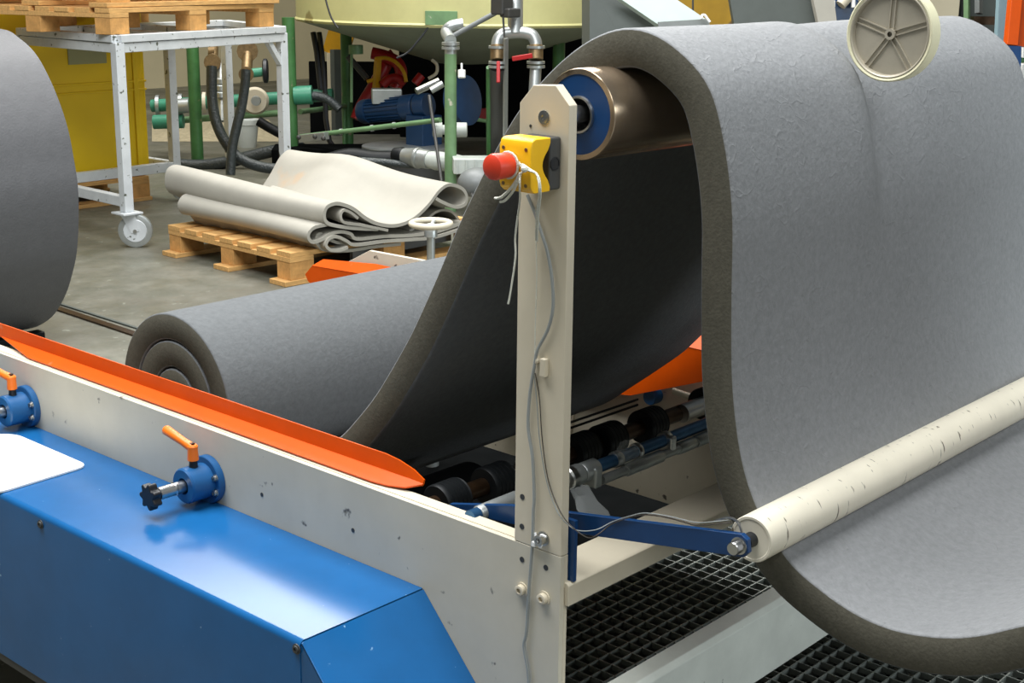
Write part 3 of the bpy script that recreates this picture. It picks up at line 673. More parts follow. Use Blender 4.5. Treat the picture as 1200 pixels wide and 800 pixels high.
# ---------------------------------------------------------------- folded pale foam on the pallet
FY = 3.52
def folded(name, label, pts, th, depth, hump=0):
    P = spl(pts, 5); rows = []
    nrow = 22
    for r_ in range(nrow+1):
        t = r_/nrow; row = []
        for p in P:
            q = p.copy(); q.y += depth*t
            if hump:
                q.z += hump*math.exp(-(((q.x-3.19)/.19)**2+((q.y-4.15)/.25)**2))+.015*math.sin(q.x*9+t*3)*t
            if not hump: q.z = .15+(q.z-.15)*(1+.30*t)
            if hump: q.z = .30+(q.z-.30)*(1+.45*t)+.015*t
            q.x += .02*math.sin(t*3+hump*20)
            row.append(q)
        rows.append(row)
    return tag(B().strip(rows, th).build(name, m_fold, ang=60), label, 'foam sheet', 'folded foam sheets on the pallet')
folded('folded_foam', 'top pale grey foam sheet of the pallet stack, with a raised hump and curled end', [(2.938, 3.52, 0.2013), (2.795, 3.52, 0.2234), (2.687, 3.52, 0.2487), (2.634, 3.52, 0.2704), (2.623, 3.52, 0.3054), (2.64, 3.52, 0.3369), (2.689, 3.52, 0.3462), (2.743, 3.52, 0.3326), (2.797, 3.52, 0.3073), (2.862, 3.52, 0.2612), (2.939, 3.52, 0.2246), (3.044, 3.52, 0.2036), (3.152, 3.52, 0.2179), (3.252, 3.52, 0.27), (3.331, 3.52, 0.3335), (3.399, 3.52, 0.3546), (3.48, 3.52, 0.3298), (3.515, 3.52, 0.289), (3.504, 3.52, 0.2491), (3.439, 3.52, 0.2442), (3.347, 3.52, 0.2792), (3.308, 3.52, 0.2998)], .016, 1.12, .10)
folded('folded_foam', 'small inner loop of pale foam sheet between the two upper layers', [(3.012, 3.515, 0.1885), (2.857, 3.515, 0.2317), (2.752, 3.515, 0.2563), (2.73, 3.515, 0.2893), (2.748, 3.515, 0.3118), (2.788, 3.515, 0.2976), (2.832, 3.515, 0.2655)], .012, .5)
folded('folded_foam', 'middle pale grey foam sheet of the pallet stack', [(2.666, 3.53, 0.2575), (2.588, 3.53, 0.2523), (2.556, 3.53, 0.2228), (2.577, 3.53, 0.1919), (2.63, 3.53, 0.1942), (2.684, 3.53, 0.2135), (2.744, 3.53, 0.2154), (2.799, 3.53, 0.1987), (2.838, 3.53, 0.1702), (2.999, 3.53, 0.1607), (3.161, 3.53, 0.1434), (3.329, 3.53, 0.1378), (3.509, 3.53, 0.1561), (3.55, 3.53, 0.1509)], .015, .95)
folded('folded_foam', 'lower pale grey foam sheet of the pallet stack, with a tight roll at its end', [(2.773, 3.52, 0.1438), (2.733, 3.52, 0.1359), (2.674, 3.52, 0.1441), (2.647, 3.52, 0.1705), (2.67, 3.52, 0.1978), (2.715, 3.52, 0.1976), (2.764, 3.52, 0.1739), (2.819, 3.52, 0.1472), (2.99, 3.52, 0.1396), (3.151, 3.52, 0.126), (3.318, 3.52, 0.1159), (3.522, 3.52, 0.1349)], .014, .95)
folded('folded_foam', 'bottom pale grey foam sheet lying on the pallet deck', [(3.134, 3.56, 0.1026), (2.973, 3.56, 0.1126), (2.793, 3.56, 0.118), (2.679, 3.56, 0.1378), (2.64, 3.56, 0.1622), (2.622, 3.56, 0.1913), (2.651, 3.56, 0.2139), (2.744, 3.56, 0.1634), (2.921, 3.56, 0.1316)], .014, .92)
folded('folded_foam', 'short arched piece of pale foam at the right end of the pallet stack', [(3.228, 3.6, 0.1456), (3.324, 3.6, 0.1784), (3.399, 3.6, 0.2146), (3.468, 3.6, 0.2188), (3.527, 3.6, 0.1952), (3.587, 3.6, 0.1374), (3.672, 3.6, 0.1268)], .012, .6)

# ---------------------------------------------------------------- hand wheel behind the roll
hw = thing('hand_wheel', 'white rimmed hand wheel on a blue grey stem behind the foam roll', 'hand wheel', (1.35, 1.60, .0))
hc = Vector((1.303, 1.518, 0.688))
hw.location = (hc.x, hc.y, 0)
ringp = [hc+Vector((.052*math.cos(t), .052*math.sin(t), 0)) for t in [2*PI*i/32 for i in range(32)]]
B().tube(ringp, .0085, 10, closed=True).build('rim', m_cream, hw)
for k in range(3):
    t = 2*PI*k/3+.6; B().cyl(hc+Vector((0, 0, -.008)), hc+Vector((.05*math.cos(t), .05*math.sin(t), 0)), .006, n=10).build('spoke', m_galv, hw)
B().lathe([(0, .010), (.012, .018), (.035, .018), (.037, .011), (.30, .011)], hc, (0, 0, -1), 20).build('stem', m_galv, hw)
B().cyl(hc-Vector((0, 0, .30)), (hc.x, hc.y, 0), .02, n=16).build('column', m_galv, hw)

# ---------------------------------------------------------------- rack on castors
rk = thing('steel_rack', 'pale grey steel rack on castors carrying wooden pallets', 'rack', (2.5, 4.84, 0))
N_ = Vector((2.50, 4.83, 0)); Rr = Vector((3.79, 5.20, 0)); Lf = Vector((2.53, 5.76, 0)); Bk = Vector(((4.09, 6.111, 0.2)[0], (4.09, 6.111, 0.2)[1], 0))
tube_w = .05
for p in (N_, Rr, Lf, Bk):
    B().span((p.x-tube_w/2, p.y-tube_w/2, .175), (p.x+tube_w/2, p.y+tube_w/2, .985)).build('leg', m_rack, rk, bevel=.004)
def rackbar(a, b, z, w=.05, h=.05, nm='rail'):
    B().bar(a+Vector((0, 0, z)), b+Vector((0, 0, z)), w, h).build(nm, m_rack, rk, bevel=.003)
for a, b in ((N_, Rr), (N_, Lf), (Lf, Bk), (Rr, Bk)):
    rackbar(a, b, .960, .045, .045); rackbar(a, b, 1.003, .06, .036, 'top_rail')
rackbar(N_, Lf, .225, .045, .05)
rackbar(N_+Vector((.42, .13, 0)), Lf+Vector((.43, .13, 0)), 1.0, .05, .03)
rackbar(N_+Vector((.85, .25, 0)), Lf+Vector((.86, .25, 0)), 1.0, .05, .03)
B().bar(Rr+Vector((-.13, -.035, .95)), Rr+Vector((-.02, -.005, .82)), .03, .03).build('brace', m_rack, rk)
def castor(root, c, ang, r=.082):
    c = Vector(c)
    B().box(c+Vector((0, 0, .170)), (.11, .11, .01)).build('castor_plate', m_rack, root, bevel=.002)
    d = Vector((math.cos(ang), math.sin(ang), 0)); q = Vector((-d.y, d.x, 0)); wc = c+d*.035; wc.z = r+.001
    fk = B()
    for s_ in (-1, 1): fk.plate([c+q*.026*s_-d*.03+Vector((0, 0, .165)), c+q*.026*s_+d*.04+Vector((0, 0, .165)), wc+q*.026*s_+d*.018, wc+q*.026*s_-d*.018-Vector((0, 0, .01))], q*.003)
    fk.build('castor_fork', m_rack, root)
    B().lathe([(-.019, r*.9), (-.016, r), (.016, r), (.019, r*.9)], wc, q, 36).build('castor_wheel', m_galv, root)
    B().lathe([(-.0225, r*.30), (-.0225, r*.66), (-.0195, r*.70)], wc, q, 28).lathe([(.0195, r*.70), (.0225, r*.66), (.0225, r*.30)], wc, q, 28).build('wheel_disc', m_rack, root)
    B().cyl(wc-q*.031, wc+q*.031, .009, n=12).build('castor_axle', m_steel, root)
castor(rk, N_, math.radians(-40)); castor(rk, Lf, math.radians(-40)); castor(rk, Rr, math.radians(140))

rp = pallet('lowest wooden pallet on the steel rack', (2.47, 4.83, 1.022), math.radians(15.5), 1.30, .98, skids=False, group='wooden pallets', nd=8)
rp2 = pallet('upper wooden pallet stacked on the rack pallet', (2.50, 4.86, 1.147), math.radians(14), 1.28, .98, skids=True, group='wooden pallets', nd=8)
tag(B().box((3.256, 5.098, 1.13), (.07, .05, .02), Matrix.Rotation(.27, 3, 'Z')).build('grey_clip', m_grey), 'small grey block wedged between the rack pallets', 'block')

# second low stand with the yellow bin
ys = thing('bin_stand', 'low grey steel stand with castors and tall legs around the yellow bin', 'stand', (3.3, 5.9, 0))
q0 = Vector((3.421, 5.875, 0)); xd = Vector((1, .04, 0)).normalized(); yd = Vector((-.04, 1, 0))
c1 = Vector((3.50, 5.86, 0))
for p in (c1, c1-xd*1.25, c1+yd*1.3, c1-xd*1.25+yd*1.3):
    B().span((p.x-.025, p.y-.025, .18), (p.x+.025, p.y+.025, .985)).build('leg', m_rack, ys, bevel=.003)
for a, b in ((c1, c1-xd*1.25), (c1, c1+yd*1.3), (c1-xd*1.25, c1-xd*1.25+yd*1.3), (c1+yd*1.3, c1-xd*1.25+yd*1.3)):
    B().bar(a+Vector((0, 0, .203)), b+Vector((0, 0, .203)), .045, .055).build('rail', m_rack, ys, bevel=.003)
castor(ys, c1, math.radians(-20), .06); castor(ys, c1-xd*1.25, math.radians(-20), .06); castor(ys, c1+yd*1.3, 0, .06); castor(ys, c1-xd*1.25+yd*1.3, 0, .06)
bp = pallet('wooden pallet on the floor beneath the yellow bin', (2.26, 5.98, .0), 0, 1.14, 1.0, skids=True, nd=6)

yb_ = thing('yellow_bin', 'tall ribbed yellow plastic bin behind the steel rack', 'bin', (2.7, 6.7, .15))
def yellow_box(x0, x1, y0, y1, z0, z1):
    B().span((x0, y0, z0), (x1, y1, z1)).build('bin_body', m_ybin, yb_, bevel=.04, seg=4)
    for zz in ((3.181, 5.98, 0.6886)[2], (3.178, 5.98, 0.6409)[2]): B().span((x0+.01, y0-.010, zz), (x1-.012, y0+.02, zz+.012)).build('rib', m_ybin, yb_, bevel=.004)
    B().span((x1-.10, y0-.014, z0+.02), (x1-.07, y0, z1-.04)).build('corner_rib', m_ybin, yb_, bevel=.004)
yellow_box(2.30, 3.43, 5.99, 7.05, .146, 1.62)
B().box((3.045, 5.985, 0.8642), (.24, .004, .12)).build('label_patch', m_paper, yb_)

# ---------------------------------------------------------------- tank with green legs
TC = Vector((5.95, 5.85, 0))
tk = thing('storage_tank', 'big round pale yellow tank with conical grey bottom on green legs', 'tank', (TC.x, TC.y, 0))
TR = 1.17
B().lathe([(.985, TR), (1.00, TR+.012), (1.012, TR), (2.6, TR), (2.7, TR*.9), (2.8, .2)], TC, (0, 0, 1), 72).build('tank_body', m_tank, tk)
B().lathe([(.70, .12), (.702, .20), (.985, TR-.01)], TC, (0, 0, 1), 64).build('cone_bottom', m_cone, tk)
for p in ((4.709, 6.263, 0), (5.728, 6.854, 0), (4.45, 6.966, 0)):
    p = Vector(p); B().cyl((p.x, p.y, 0), (p.x, p.y, 1.02 if p.x > 4.6 else 1.3), .042, n=20).lathe([(0, .07), (.012, .07)], p, (0, 0, 1), 16).build('leg', m_green, tk)
p = Vector((6.182, 5.189, 0.8026)); B().cyl((p.x, p.y, 0), (p.x, p.y, 1.02), .042, n=20).build('leg', m_green, tk)
def on_tank(px, z, w, h, m, nm, off=.004):
    d = (Vector(px)-TC); d.z = 0; d.normalize(); c = TC+d*(TR+off); c.z = z
    q = Vector((-d.y, d.x, 0)); R_ = Matrix((q, d, Vector((0, 0, 1)))).transposed()
    B().box(c, (w, .012, h), R_).build(nm, m, tk, bevel=.002)
on_tank((5.151, 5.259, 1.009), 1.045, .20, .085, m_pipegreen, 'green_bracket')
cabA = spl([(4.608, 5.789, 1.204), (4.606, 5.75, 1.102), (4.61, 5.717, 1.03), (4.625, 5.678, 0.9742)], 5); B().tube(cabA, .006, 6).build('hanging_wire', m_black, tk)
cabB = spl([(5.063, 5.202, 1.203), (5.015, 5.206, 1.08), (4.962, 5.228, 0.9826), (4.899, 5.262, 0.895), (4.849, 5.294, 0.8331), (4.8, 5.336, 0.8018)], 5); B().tube(cabB, .006, 6).build('hanging_wire', m_black, tk)
# rails tied to the tank legs
rs = thing('green_pipe_rail', 'green pipe railing between the tank legs in front of the blue motor', 'railing', (4.673, 6.191, 0.2544))
B().cyl((4.732, 6.2, 0.249), (4.839, 4.995, 0.4453), .016, n=14).build('rail', m_pipegreen, rs)
B().cyl((4.827, 6.309, 0.398), (5.672, 6.819, 0.3487), .018, n=14).build('rail', m_pipegreen, rs)
B().cyl((5.672, 6.819, 0.3487), (5.609, 6.758, 0.0192), .014, n=14).build('rail', m_green, rs)
B().cyl((5.67, 5.583, 0.3561), (6.061, 5.584, 0.2874), .014, n=14).build('rail', m_pipegreen, rs)
B().bar((4.633, 6.08, 0.2532), (4.686, 5.878, 0.2857), .05, .05).build('clamp_plate', m_galv, rs, bevel=.003)
for q_ in [(4.549, 5.996, 0.2753), (4.62, 5.919, 0.2818), (4.655, 5.877, 0.2718)]: B().ball(q_, .016, n=10).build('bolt', m_dgrey, rs)
for q_ in [(4.774, 5.836, 0.3084), (4.802, 5.573, 0.3515), (4.817, 5.383, 0.3825)]: B().lathe([(-.01, .021), (.01, .021)], q_, (.6, -.7, .1), 12).build('pipe_tie', m_galv, rs)

# ---------------------------------------------------------------- pipework in front of the tank
gp = thing('green_standpipe', 'tall green standpipe with galvanised elbow left of the twin valves', 'pipe', (5.145, 5.208, 0))
xy = Vector((4.386, 4.464, 0.5683)); X_, Y_ = xy.x, xy.y
zt_ = (4.446, 4.523, 0.8834)[2]
B().cyl((X_, Y_, 0), (X_, Y_, zt_), .034, n=20).build('lower_pipe', m_pipegreen, gp)
B().cyl((X_, Y_, zt_), (X_, Y_, (4.449, 4.547, 0.9528)[2]), .034, n=20).build('upper_pipe', m_galv, gp)
for zz in ((4.442, 4.54, 0.9157)[2], (4.447, 4.544, 0.9389)[2]): B().lathe([(-.008, .05), (.008, .05)], (X_, Y_, zz), (0, 0, 1), 16).build('pipe_flange', m_galv, gp)
B().tube(spl([(X_, Y_, (4.45, 4.548, 0.9574)[2]), (4.451, 4.561, 0.9944), (4.476, 4.546, 1.027), (4.524, 4.499, 1.042)], 5), .033, 14).build('elbow', m_galv, gp)
B().cyl((4.415, 4.472, 0.98), (4.606, 4.258, 1.136), .014, n=12).build('brace_rod', m_grey, gp)
B().cyl((4.389, 4.381, 0.7573), (4.397, 4.389, 0.7985), .022, n=12).cyl((4.397, 4.389, 0.7985), (4.404, 4.396, 0.8351), .006, n=8).build('small_valve', m_white, gp)
tv = thing('twin_valve_pipe', 'galvanised pipe splitting into two branches with red lever valves', 'pipe', (6.147, 5.675, 0))
D = 7.7
def v(px, py, d=D): return Vector((0, 0, 0))
B().tube([(4.617, 4.194, 1.315), (4.574, 4.152, 1.089), (4.557, 4.135, 0.9986)], .042, 18).build('riser', m_galv, tv)
B().tube(spl([(4.472, 4.189, 0.8981), (4.482, 4.199, 0.9523), (4.506, 4.189, 0.9932), (4.546, 4.15, 1.007), (4.583, 4.109, 1.008), (4.615, 4.068, 0.9951), (4.623, 4.043, 0.9547), (4.613, 4.033, 0.9005)], 5), .034, 16).build('arch', m_galv, tv)
for px_, lo, m_ in ((583, 215, m_hose), (628, 105, m_brass)):
    pass
B().cyl((4.48, 4.197, 0.9388), (4.465, 4.182, 0.862), .040, n=20).build('valve_body', m_brass, tv, bevel=.004)
B().cyl((4.62, 4.04, 0.9411), (4.606, 4.026, 0.8643), .040, n=20).build('valve_body', m_brass, tv, bevel=.004)
for c_ in ((4.463, 4.18, 0.8484), (4.458, 4.176, 0.8258), (4.603, 4.024, 0.8508), (4.599, 4.019, 0.8282), (4.478, 4.195, 0.9297), (4.619, 4.039, 0.9321)):
    B().lathe([(-.007, .050), (.007, .050)], c_, (0, 0, 1), 20).build('pipe_flange', m_galv, tv)
B().cyl((4.457, 4.175, 0.8213), (4.735, 4.423, 0.2771), .042, n=20).build('lower_branch', m_dgrey, tv)
B().cyl((4.444, 4.22, 0.8195), (4.705, 4.457, 0.2766), .020, n=12).build('lower_branch', m_green, tv)
B().cyl((4.598, 4.019, 0.8237), (4.565, 3.999, 0.6836), .032, n=20).build('lower_branch', m_galv, tv)
B().bar((4.392, 4.109, 0.8595), (4.37, 4.088, 0.748), .020, .026).build('valve_lever', m_red, tv, bevel=.004)
B().bar((4.444, 4.056, 0.8737), (4.521, 3.977, 0.8927), .020, .026).build('valve_lever', m_red, tv, bevel=.004)
B().bar((4.457, 4.114, 0.9793), (4.556, 4.202, 0.3864), .028, .012, up=(0, 1, 0)).build('support_strip', m_galv, tv)
B().box((4.461, 4.15, 1.158), (.09, .09, .11)).box((4.483, 4.108, 1.114), (.10, .07, .05)).build('clamp_block', m_dgrey, tv, bevel=.01)
B().cyl((4.443, 4.127, 1.128), (4.423, 4.095, 0.9901), .006, n=8).build('hanging_rod', m_dgrey, tv)

# ---------------------------------------------------------------- blue motor and pump
mo = thing('electric_motor', 'blue finned electric motor driving a pump below the tank', 'motor', (5.171, 5.612, 0.1975))
a0, a1 = Vector((5.138, 6.039, 0.3976)), Vector((5.196, 5.684, 0.4481)); ad = (a1-a0).normalized()
LL = (a1-a0).length; mr = .082
B().lathe([(0, mr*.55), (.0, mr*.9), (.02, mr), (.07, mr), (.072, mr*.92)], a0, ad, 32).build('fan_cover', m_motor, mo)
B().lathe([(.07, mr*.86), (LL, mr*.86)], a0, ad, 32).build('housing', m_motor, mo)
u_, v_ = frame_of(ad)
for k in range(20):
    t = 2*PI*k/20; dv = u_*math.cos(t)+v_*math.sin(t)
    B().bar(a0+ad*.075+dv*mr*.88, a0+ad*(LL-.01)+dv*mr*.88, .006, .016, up=dv).build('fin', m_motor, mo)
B().lathe([(LL, mr*1.02), (LL+.10, mr*1.02)], a0, ad, 32).build('coupling_housing', m_motor, mo, bevel=.004)
B().lathe([(LL+.115, mr*.98), (LL+.20, mr*.98)], a0, ad, 32).build('pump_head', m_motor, mo, bevel=.004)
B().cyl(a0+ad*(LL+.09), a0+ad*(LL+.13), mr*.8).build('coupling', m_dgrey, mo)
pcn = a0+ad*(LL+.42)
B().lathe([(-.05, .10), (-.04, .16), (.04, .16), (.05, .10)], pcn+Vector((.03, -.03, .01)), ad, 32).build('pump_casing', m_motor, mo)
B().box(a0+ad*(LL+.16)-Vector((0, 0, .16)), (.18, .16, .20)).build('pump_foot', m_motor, mo, bevel=.006)
B().box(a0+ad*(LL*.5+.05)+Vector((0, .02, .085)), (.20, .10, .10), Matrix.Rotation(-.7, 3, 'Z')).build('terminal_box', m_galv, mo, bevel=.008)
B().lathe([(0, .30), (.03, .30)], (5.089, 5.544, 0.1882), (0, 0, 1), 32).build('base_tray', m_galv, mo)
pd = Vector((5.083, 5.538, 0.1558)); B().cyl((pd.x, pd.y, 0), (pd.x, pd.y, pd.z), .25, n=24).build('plinth', m_dgrey, mo)
wq = Vector((4.927, 5.024, 0.3766)); B().lathe([(-.09, .036), (-.085, .046), (-.03, .046), (-.03, .03), (.06, .03), (.06, .046), (.12, .046), (.125, .036)], wq, (.7, -.72, 0), 20).build('pipe_union', m_offwhite, mo)

# red and yellow hose reel frame
rr_ = thing('red_yellow_machine', 'red and yellow hose reel frame in the shade behind the blue motor', 'machine', (6.4, 7.182, 0))
def dpt(s): return s
B().tube(spl([(5.713, 6.735, 0.252), (5.755, 6.724, 0.344), (5.829, 6.69, 0.4669), (5.904, 6.658, 0.5958), (5.95, 6.641, 0.6817), (5.987, 6.615, 0.7188)], 5), .05, 10).build('red_arm', m_red, rr_)
B().tube(spl([(5.81, 6.664, 0.7352), (5.872, 6.585, 0.7121), (5.922, 6.511, 0.6648), (5.922, 6.476, 0.5805), (5.87, 6.495, 0.4832)], 5), .045, 10).build('red_arm', m_red, rr_)
B().tube(spl([(5.678, 6.416, 0.5228), (5.719, 6.387, 0.5648), (5.761, 6.343, 0.5714), (5.787, 6.3, 0.5364)], 5), .035, 10).build('red_arm', m_red, rr_)
B().cyl((5.624, 6.026, 0.5614), (5.667, 6.002, 0.6194), .03, n=14).build('red_cap', m_red, rr_)
B().bar((5.694, 6.474, 0.712), (5.632, 6.439, 0.4511), .045, .03, up=(0, 1, 0)).build('yellow_bar', m_ypaint, rr_)
B().tube(spl([(5.646, 6.449, 0.7091), (5.696, 6.396, 0.7158), (5.739, 6.336, 0.6872), (5.763, 6.283, 0.6229), (5.762, 6.256, 0.5524)], 5), .014, 8).build('yellow_hoop', m_ypaint, rr_)
B().tube([(5.609, 6.502, 0.5452), (5.658, 6.457, 0.5697)], .014, 8).build('yellow_hoop', m_ypaint, rr_)
B().cyl((5.484, 6.559, 0.7277), (5.545, 6.431, 0.5767), .022, n=12).build('dark_bar', m_dgrey, rr_)
B().tube(spl([(5.59, 5.823, 0.7365), (5.607, 5.791, 0.7031), (5.593, 5.785, 0.6467), (5.551, 5.818, 0.6123)], 4), .012, 8).build('cream_handle', m_cream, rr_)
B().box((6.851, 7.455, 0.1876), (1.5, .1, .8), Matrix.Rotation(-.75, 3, 'Z')).build('shade_panel', m_shade, rr_)  # added dark backing that stands in for the shade below the tank
pbx = Vector((7.282, 6.838, 0.2399)); B().box((pbx.x, pbx.y, .55), (1.5, .2, 1.1), Matrix.Rotation(-.75, 3, 'Z')).build('shade_block', m_shade, rr_, bevel=.01)  # dark block added as painted shade behind the tank
B().box((6.917, 6.62, 0.2246), (.34, .06, .08), Matrix.Rotation(-.75, 3, 'Z')).build('red_strip', m_red, rr_)

# dark metal bars leaning before the motor
tl = thing('chrome_lever_rod', 'dark rod with two chrome handles leaning in front of the blue motor', 'rod', (5.113, 5.238, 0))
B().cyl((4.607, 4.857, 0.6149), (4.349, 4.496, 0.1542), .010, n=10).build('rod', m_dgrey, tl)
B().cyl((4.596, 4.954, 0.6341), (4.731, 4.903, 0.6905), .022, n=12).build('handle', m_steel, tl)
B().cyl((4.548, 4.783, 0.6527), (4.602, 4.738, 0.692), .020, n=12).build('handle', m_galv, tl)
tag(B().tube([(4.574, 4.606, 0.284), (4.303, 4.264, 0.2222), (4.023, 3.933, 0.1634)], .009, 8).build('dark_rod', m_dgrey), 'thin dark rod slanting down right of the green standpipe', 'rod')

# suction fitting and hoses on the floor behind the folded foam
sf = thing('suction_fitting', 'white suction pipe with black rubber end lying behind the folded foam', 'pipe', (4.445, 4.717, 0.2003))
s0, s1 = Vector((4.405, 4.948, 0.2766)), Vector((4.523, 4.34, 0.2507)); sd = (s1-s0).normalized()
B().lathe([(0, .02), (0, .040), (.055, .052), (.07, .045)], s0, sd, 24).build('rubber_end', m_rubber, sf)
B().lathe([(.07, .046), (.16, .058), (.165, .062), (.18, .062), (.185, .055), (.25, .055)], s0, sd, 24).build('collar', m_galv, sf)
B().lathe([(.25, .048), (.30, .056), (.44, .052), (.56, .040)], s0, sd, 24).build('white_pipe', m_offwhite, sf)
cr = thing('white_crate', 'pale ribbed plastic crate behind the green standpipe', 'crate', (4.427, 4.29, 0.2456))
cc = Vector((4.439, 4.289, 0.2781))
B().box(cc, (.30, .16, .085), Matrix.Rotation(-.75, 3, 'Z')).build('crate_body', m_offwhite, cr, bevel=.006)
for k in range(6):
    q = Vector((math.cos(-.75), math.sin(-.75), 0))*(-.13+.052*k); nn = Vector((-.68, -.73, 0))*.085
    B().box(cc+q+nn, (.008, .014, .08), Matrix.Rotation(-.75, 3, 'Z')).build('crate_rib', m_offwhite, cr)
gh = (4.197, 4.073, 0.2251)
tag(B().ball(gh, .11, (1, 1, .75), 24).build('grey_dome', m_grey), 'round grey metal dome behind the steep foam edge', 'dome')
tag(B().tube(spl([(4.223, 5.061, 0.2468), (4.322, 4.948, 0.2389), (4.42, 4.833, 0.226), (4.554, 4.685, 0.2331), (4.659, 4.564, 0.2204), (4.727, 4.469, 0.1733), (4.728, 4.435, 0.0913)], 6), .022, 10).build('black_hose', m_hose), 'black hose curving right behind the folded foam', 'hose')
tag(B().tube(spl([(4.143, 5.51, 0.1744), (4.251, 5.4, 0.2011), (4.361, 5.291, 0.2378), (4.462, 5.174, 0.2245), (4.565, 5.059, 0.2263)], 6), .05, 12).build('black_hose', m_rubber), 'thick dark hose lying under the green pipe rail', 'hose')
tag(B().box((4.925, 6.013, 0.1249), (.9, .3, .12), Matrix.Rotation(-.75, 3, 'Z')).build('shade_box', m_shade, bevel=.01), 'low dark box added as shade on the floor behind the folded foam', 'box')  # added dark block in place of shade near the motor

# ---------------------------------------------------------------- valves, hoses and pipes behind the rack
hp = thing('green_wall_pipe', 'horizontal green pipe with flanges behind the rack', 'pipe', (4.885, 6.953, 0.4239))
B().cyl((4.544, 7.62, 0.3619), (5.361, 6.591, 0.4625), .045, n=20).build('pipe', m_teal, hp)
for px_, m_ in ((185, m_galv), (204, m_galv), (212, m_galv), (240, m_cream), (262, m_galv)):
    c = Vector((4.544, 7.62, 0.3619)).lerp(Vector((5.361, 6.591, 0.4625)), (px_-178)/212)
    B().lathe([(-.012, .075), (.012, .075)], c, (.75, -.66, 0), 24).build('flange', m_, hp)
B().cyl((4.635, 7.293, 0.3825), (4.565, 7.368, 0.3755), .052, n=20).build('sleeve', m_galv, hp)
B().cyl((4.723, 6.239, 0.5163), (4.803, 6.152, 0.5231), .062, n=20).build('teal_coupling', m_teal, hp)
B().tube(spl([(4.802, 6.151, 0.5176), (4.846, 6.099, 0.5075), (4.878, 6.052, 0.4808), (4.907, 6.001, 0.4324)], 5), .03, 10).build('black_connector', m_hose, hp)
B().cyl((4.655, 7.753, 0.2279), (5.156, 6.772, 0.3421), .024, n=14).build('lower_pipe', m_pipegreen, hp)
B().cyl((4.473, 7.503, 0.2604), (4.616, 7.347, 0.2687), .05, n=16).build('lower_pipe', m_teal, hp)
B().cyl((4.521, 7.328, 0.3425), (4.483, 7.291, 0.1451), .022, n=14).build('drain_pipe', m_pipegreen, hp)
B().lathe([(-.03, .085), (.0, .095), (.03, .08)], (4.795, 6.751, 0.4432), (-.66, -.75, 0), 28).build('round_flange', m_cream, hp)
B().lathe([(0, .035), (.04, .03)], (4.755, 6.689, 0.4498), (-.66, -.75, 0), 20).build('flange_nut', m_galv, hp)

def valve_cluster(label, cx, top, hose_pts, seed, hr):
    root = thing('hose_valve', label, 'valve', hose_pts[-1], group='black hoses hanging from brass valves')
    random.seed(seed)
    for dx, dy in cx:
        pass
    return root
v1 = thing('valve_hose', 'thick black hose curving to the floor from brass valves, left of its neighbour', 'hose', (4.268, 6.426, 0.0991), group='hoses from the brass valves')
B().tube(spl([(3.963, 6.094, 0.7449), (3.942, 6.073, 0.6339), (3.924, 6.049, 0.5229), (3.92, 6.008, 0.4072), (3.934, 5.949, 0.3018), (3.969, 5.874, 0.2119), (4.033, 5.783, 0.1627), (4.117, 5.683, 0.144), (4.212, 5.579, 0.1506)], 6), .033, 12).build('hose', m_hose, v1)
B().cyl((4.485, 6.78, 0.8155), (4.424, 6.716, 0.6812), .034, n=16).build('valve_body', m_brass, v1)
B().lathe([(-.02, .06), (.02, .06)], (4.476, 6.779, 0.7879), (.7, -.7, 0), 20).build('valve_wheel', m_brass, v1)
B().lathe([(-.02, .055), (.02, .055)], (4.401, 6.682, 0.723), (-.65, -.75, 0), 16).build('valve_wheel', m_brass, v1)
for q_ in [(4.414, 6.62, 0.6035), (4.406, 6.611, 0.5599), (4.397, 6.603, 0.5162)]: B().lathe([(-.022, .03), (-.015, .04), (.015, .04), (.022, .03)], q_, (0, 0, 1), 16).build('threaded_nipple', m_galv, v1)
B().cyl((4.467, 6.683, 0.7147), (4.371, 6.566, 0.3472), .026, n=14).build('steel_pipe', m_galv, v1)
v2 = thing('valve_hose', 'grey flexible hose hanging straight down from brass valves, right of its neighbour', 'hose', (4.104, 6.13, 0.0621), group='hoses from the brass valves')
B().tube(spl([(4.036, 5.853, 0.7343), (4.015, 5.84, 0.6445), (3.978, 5.832, 0.5196), (3.933, 5.832, 0.3946), (3.892, 5.828, 0.2696), (3.857, 5.808, 0.1199)], 6), [.029]*31, 12).build('hose', m_hose, v2)
B().cyl((4.645, 6.609, 0.8347), (4.543, 6.505, 0.6764), .036, n=16).build('valve_body', m_brass, v2)
B().lathe([(-.02, .07), (.02, .07)], (4.601, 6.564, 0.7935), (-.65, -.75, 0), 12).build('valve_wheel', m_brass, v2)
B().lathe([(-.015, .048), (.015, .048)], (4.41, 6.338, 0.6642), (-.65, -.75, 0), 20).build('orange_cap', m_brass, v2)
B().cyl((4.55, 6.488, 0.6548), (4.62, 6.415, 0.6668), .03, n=14).build('green_nipple', m_teal, v2)
B().lathe([(-.018, .065), (-.01, .08), (.01, .08), (.018, .065)], (4.625, 6.411, 0.6723), (.75, -.66, 0), 20).build('black_hand_wheel', m_black, v2)
tag(B().tube(spl([(4.267, 7.021, 0.0293), (4.401, 6.867, 0.0204), (4.522, 6.741, 0.0449), (4.626, 6.639, 0.0803), (4.73, 6.537, 0.1157), (4.854, 6.414, 0.1515), (4.888, 6.391, 0.1914)], 6), .042, 12).build('ribbed_hose', m_hose), 'ribbed grey hose lying on the floor behind the rack', 'hose')
tag(B().tube(spl([(4.91, 6.869, 0.2854), (4.968, 6.782, 0.2285), (5.023, 6.702, 0.1831), (5.081, 6.624, 0.1494)], 6), .035, 12).build('black_hose', m_rubber), 'short black hose dropping behind the bucket', 'hose')

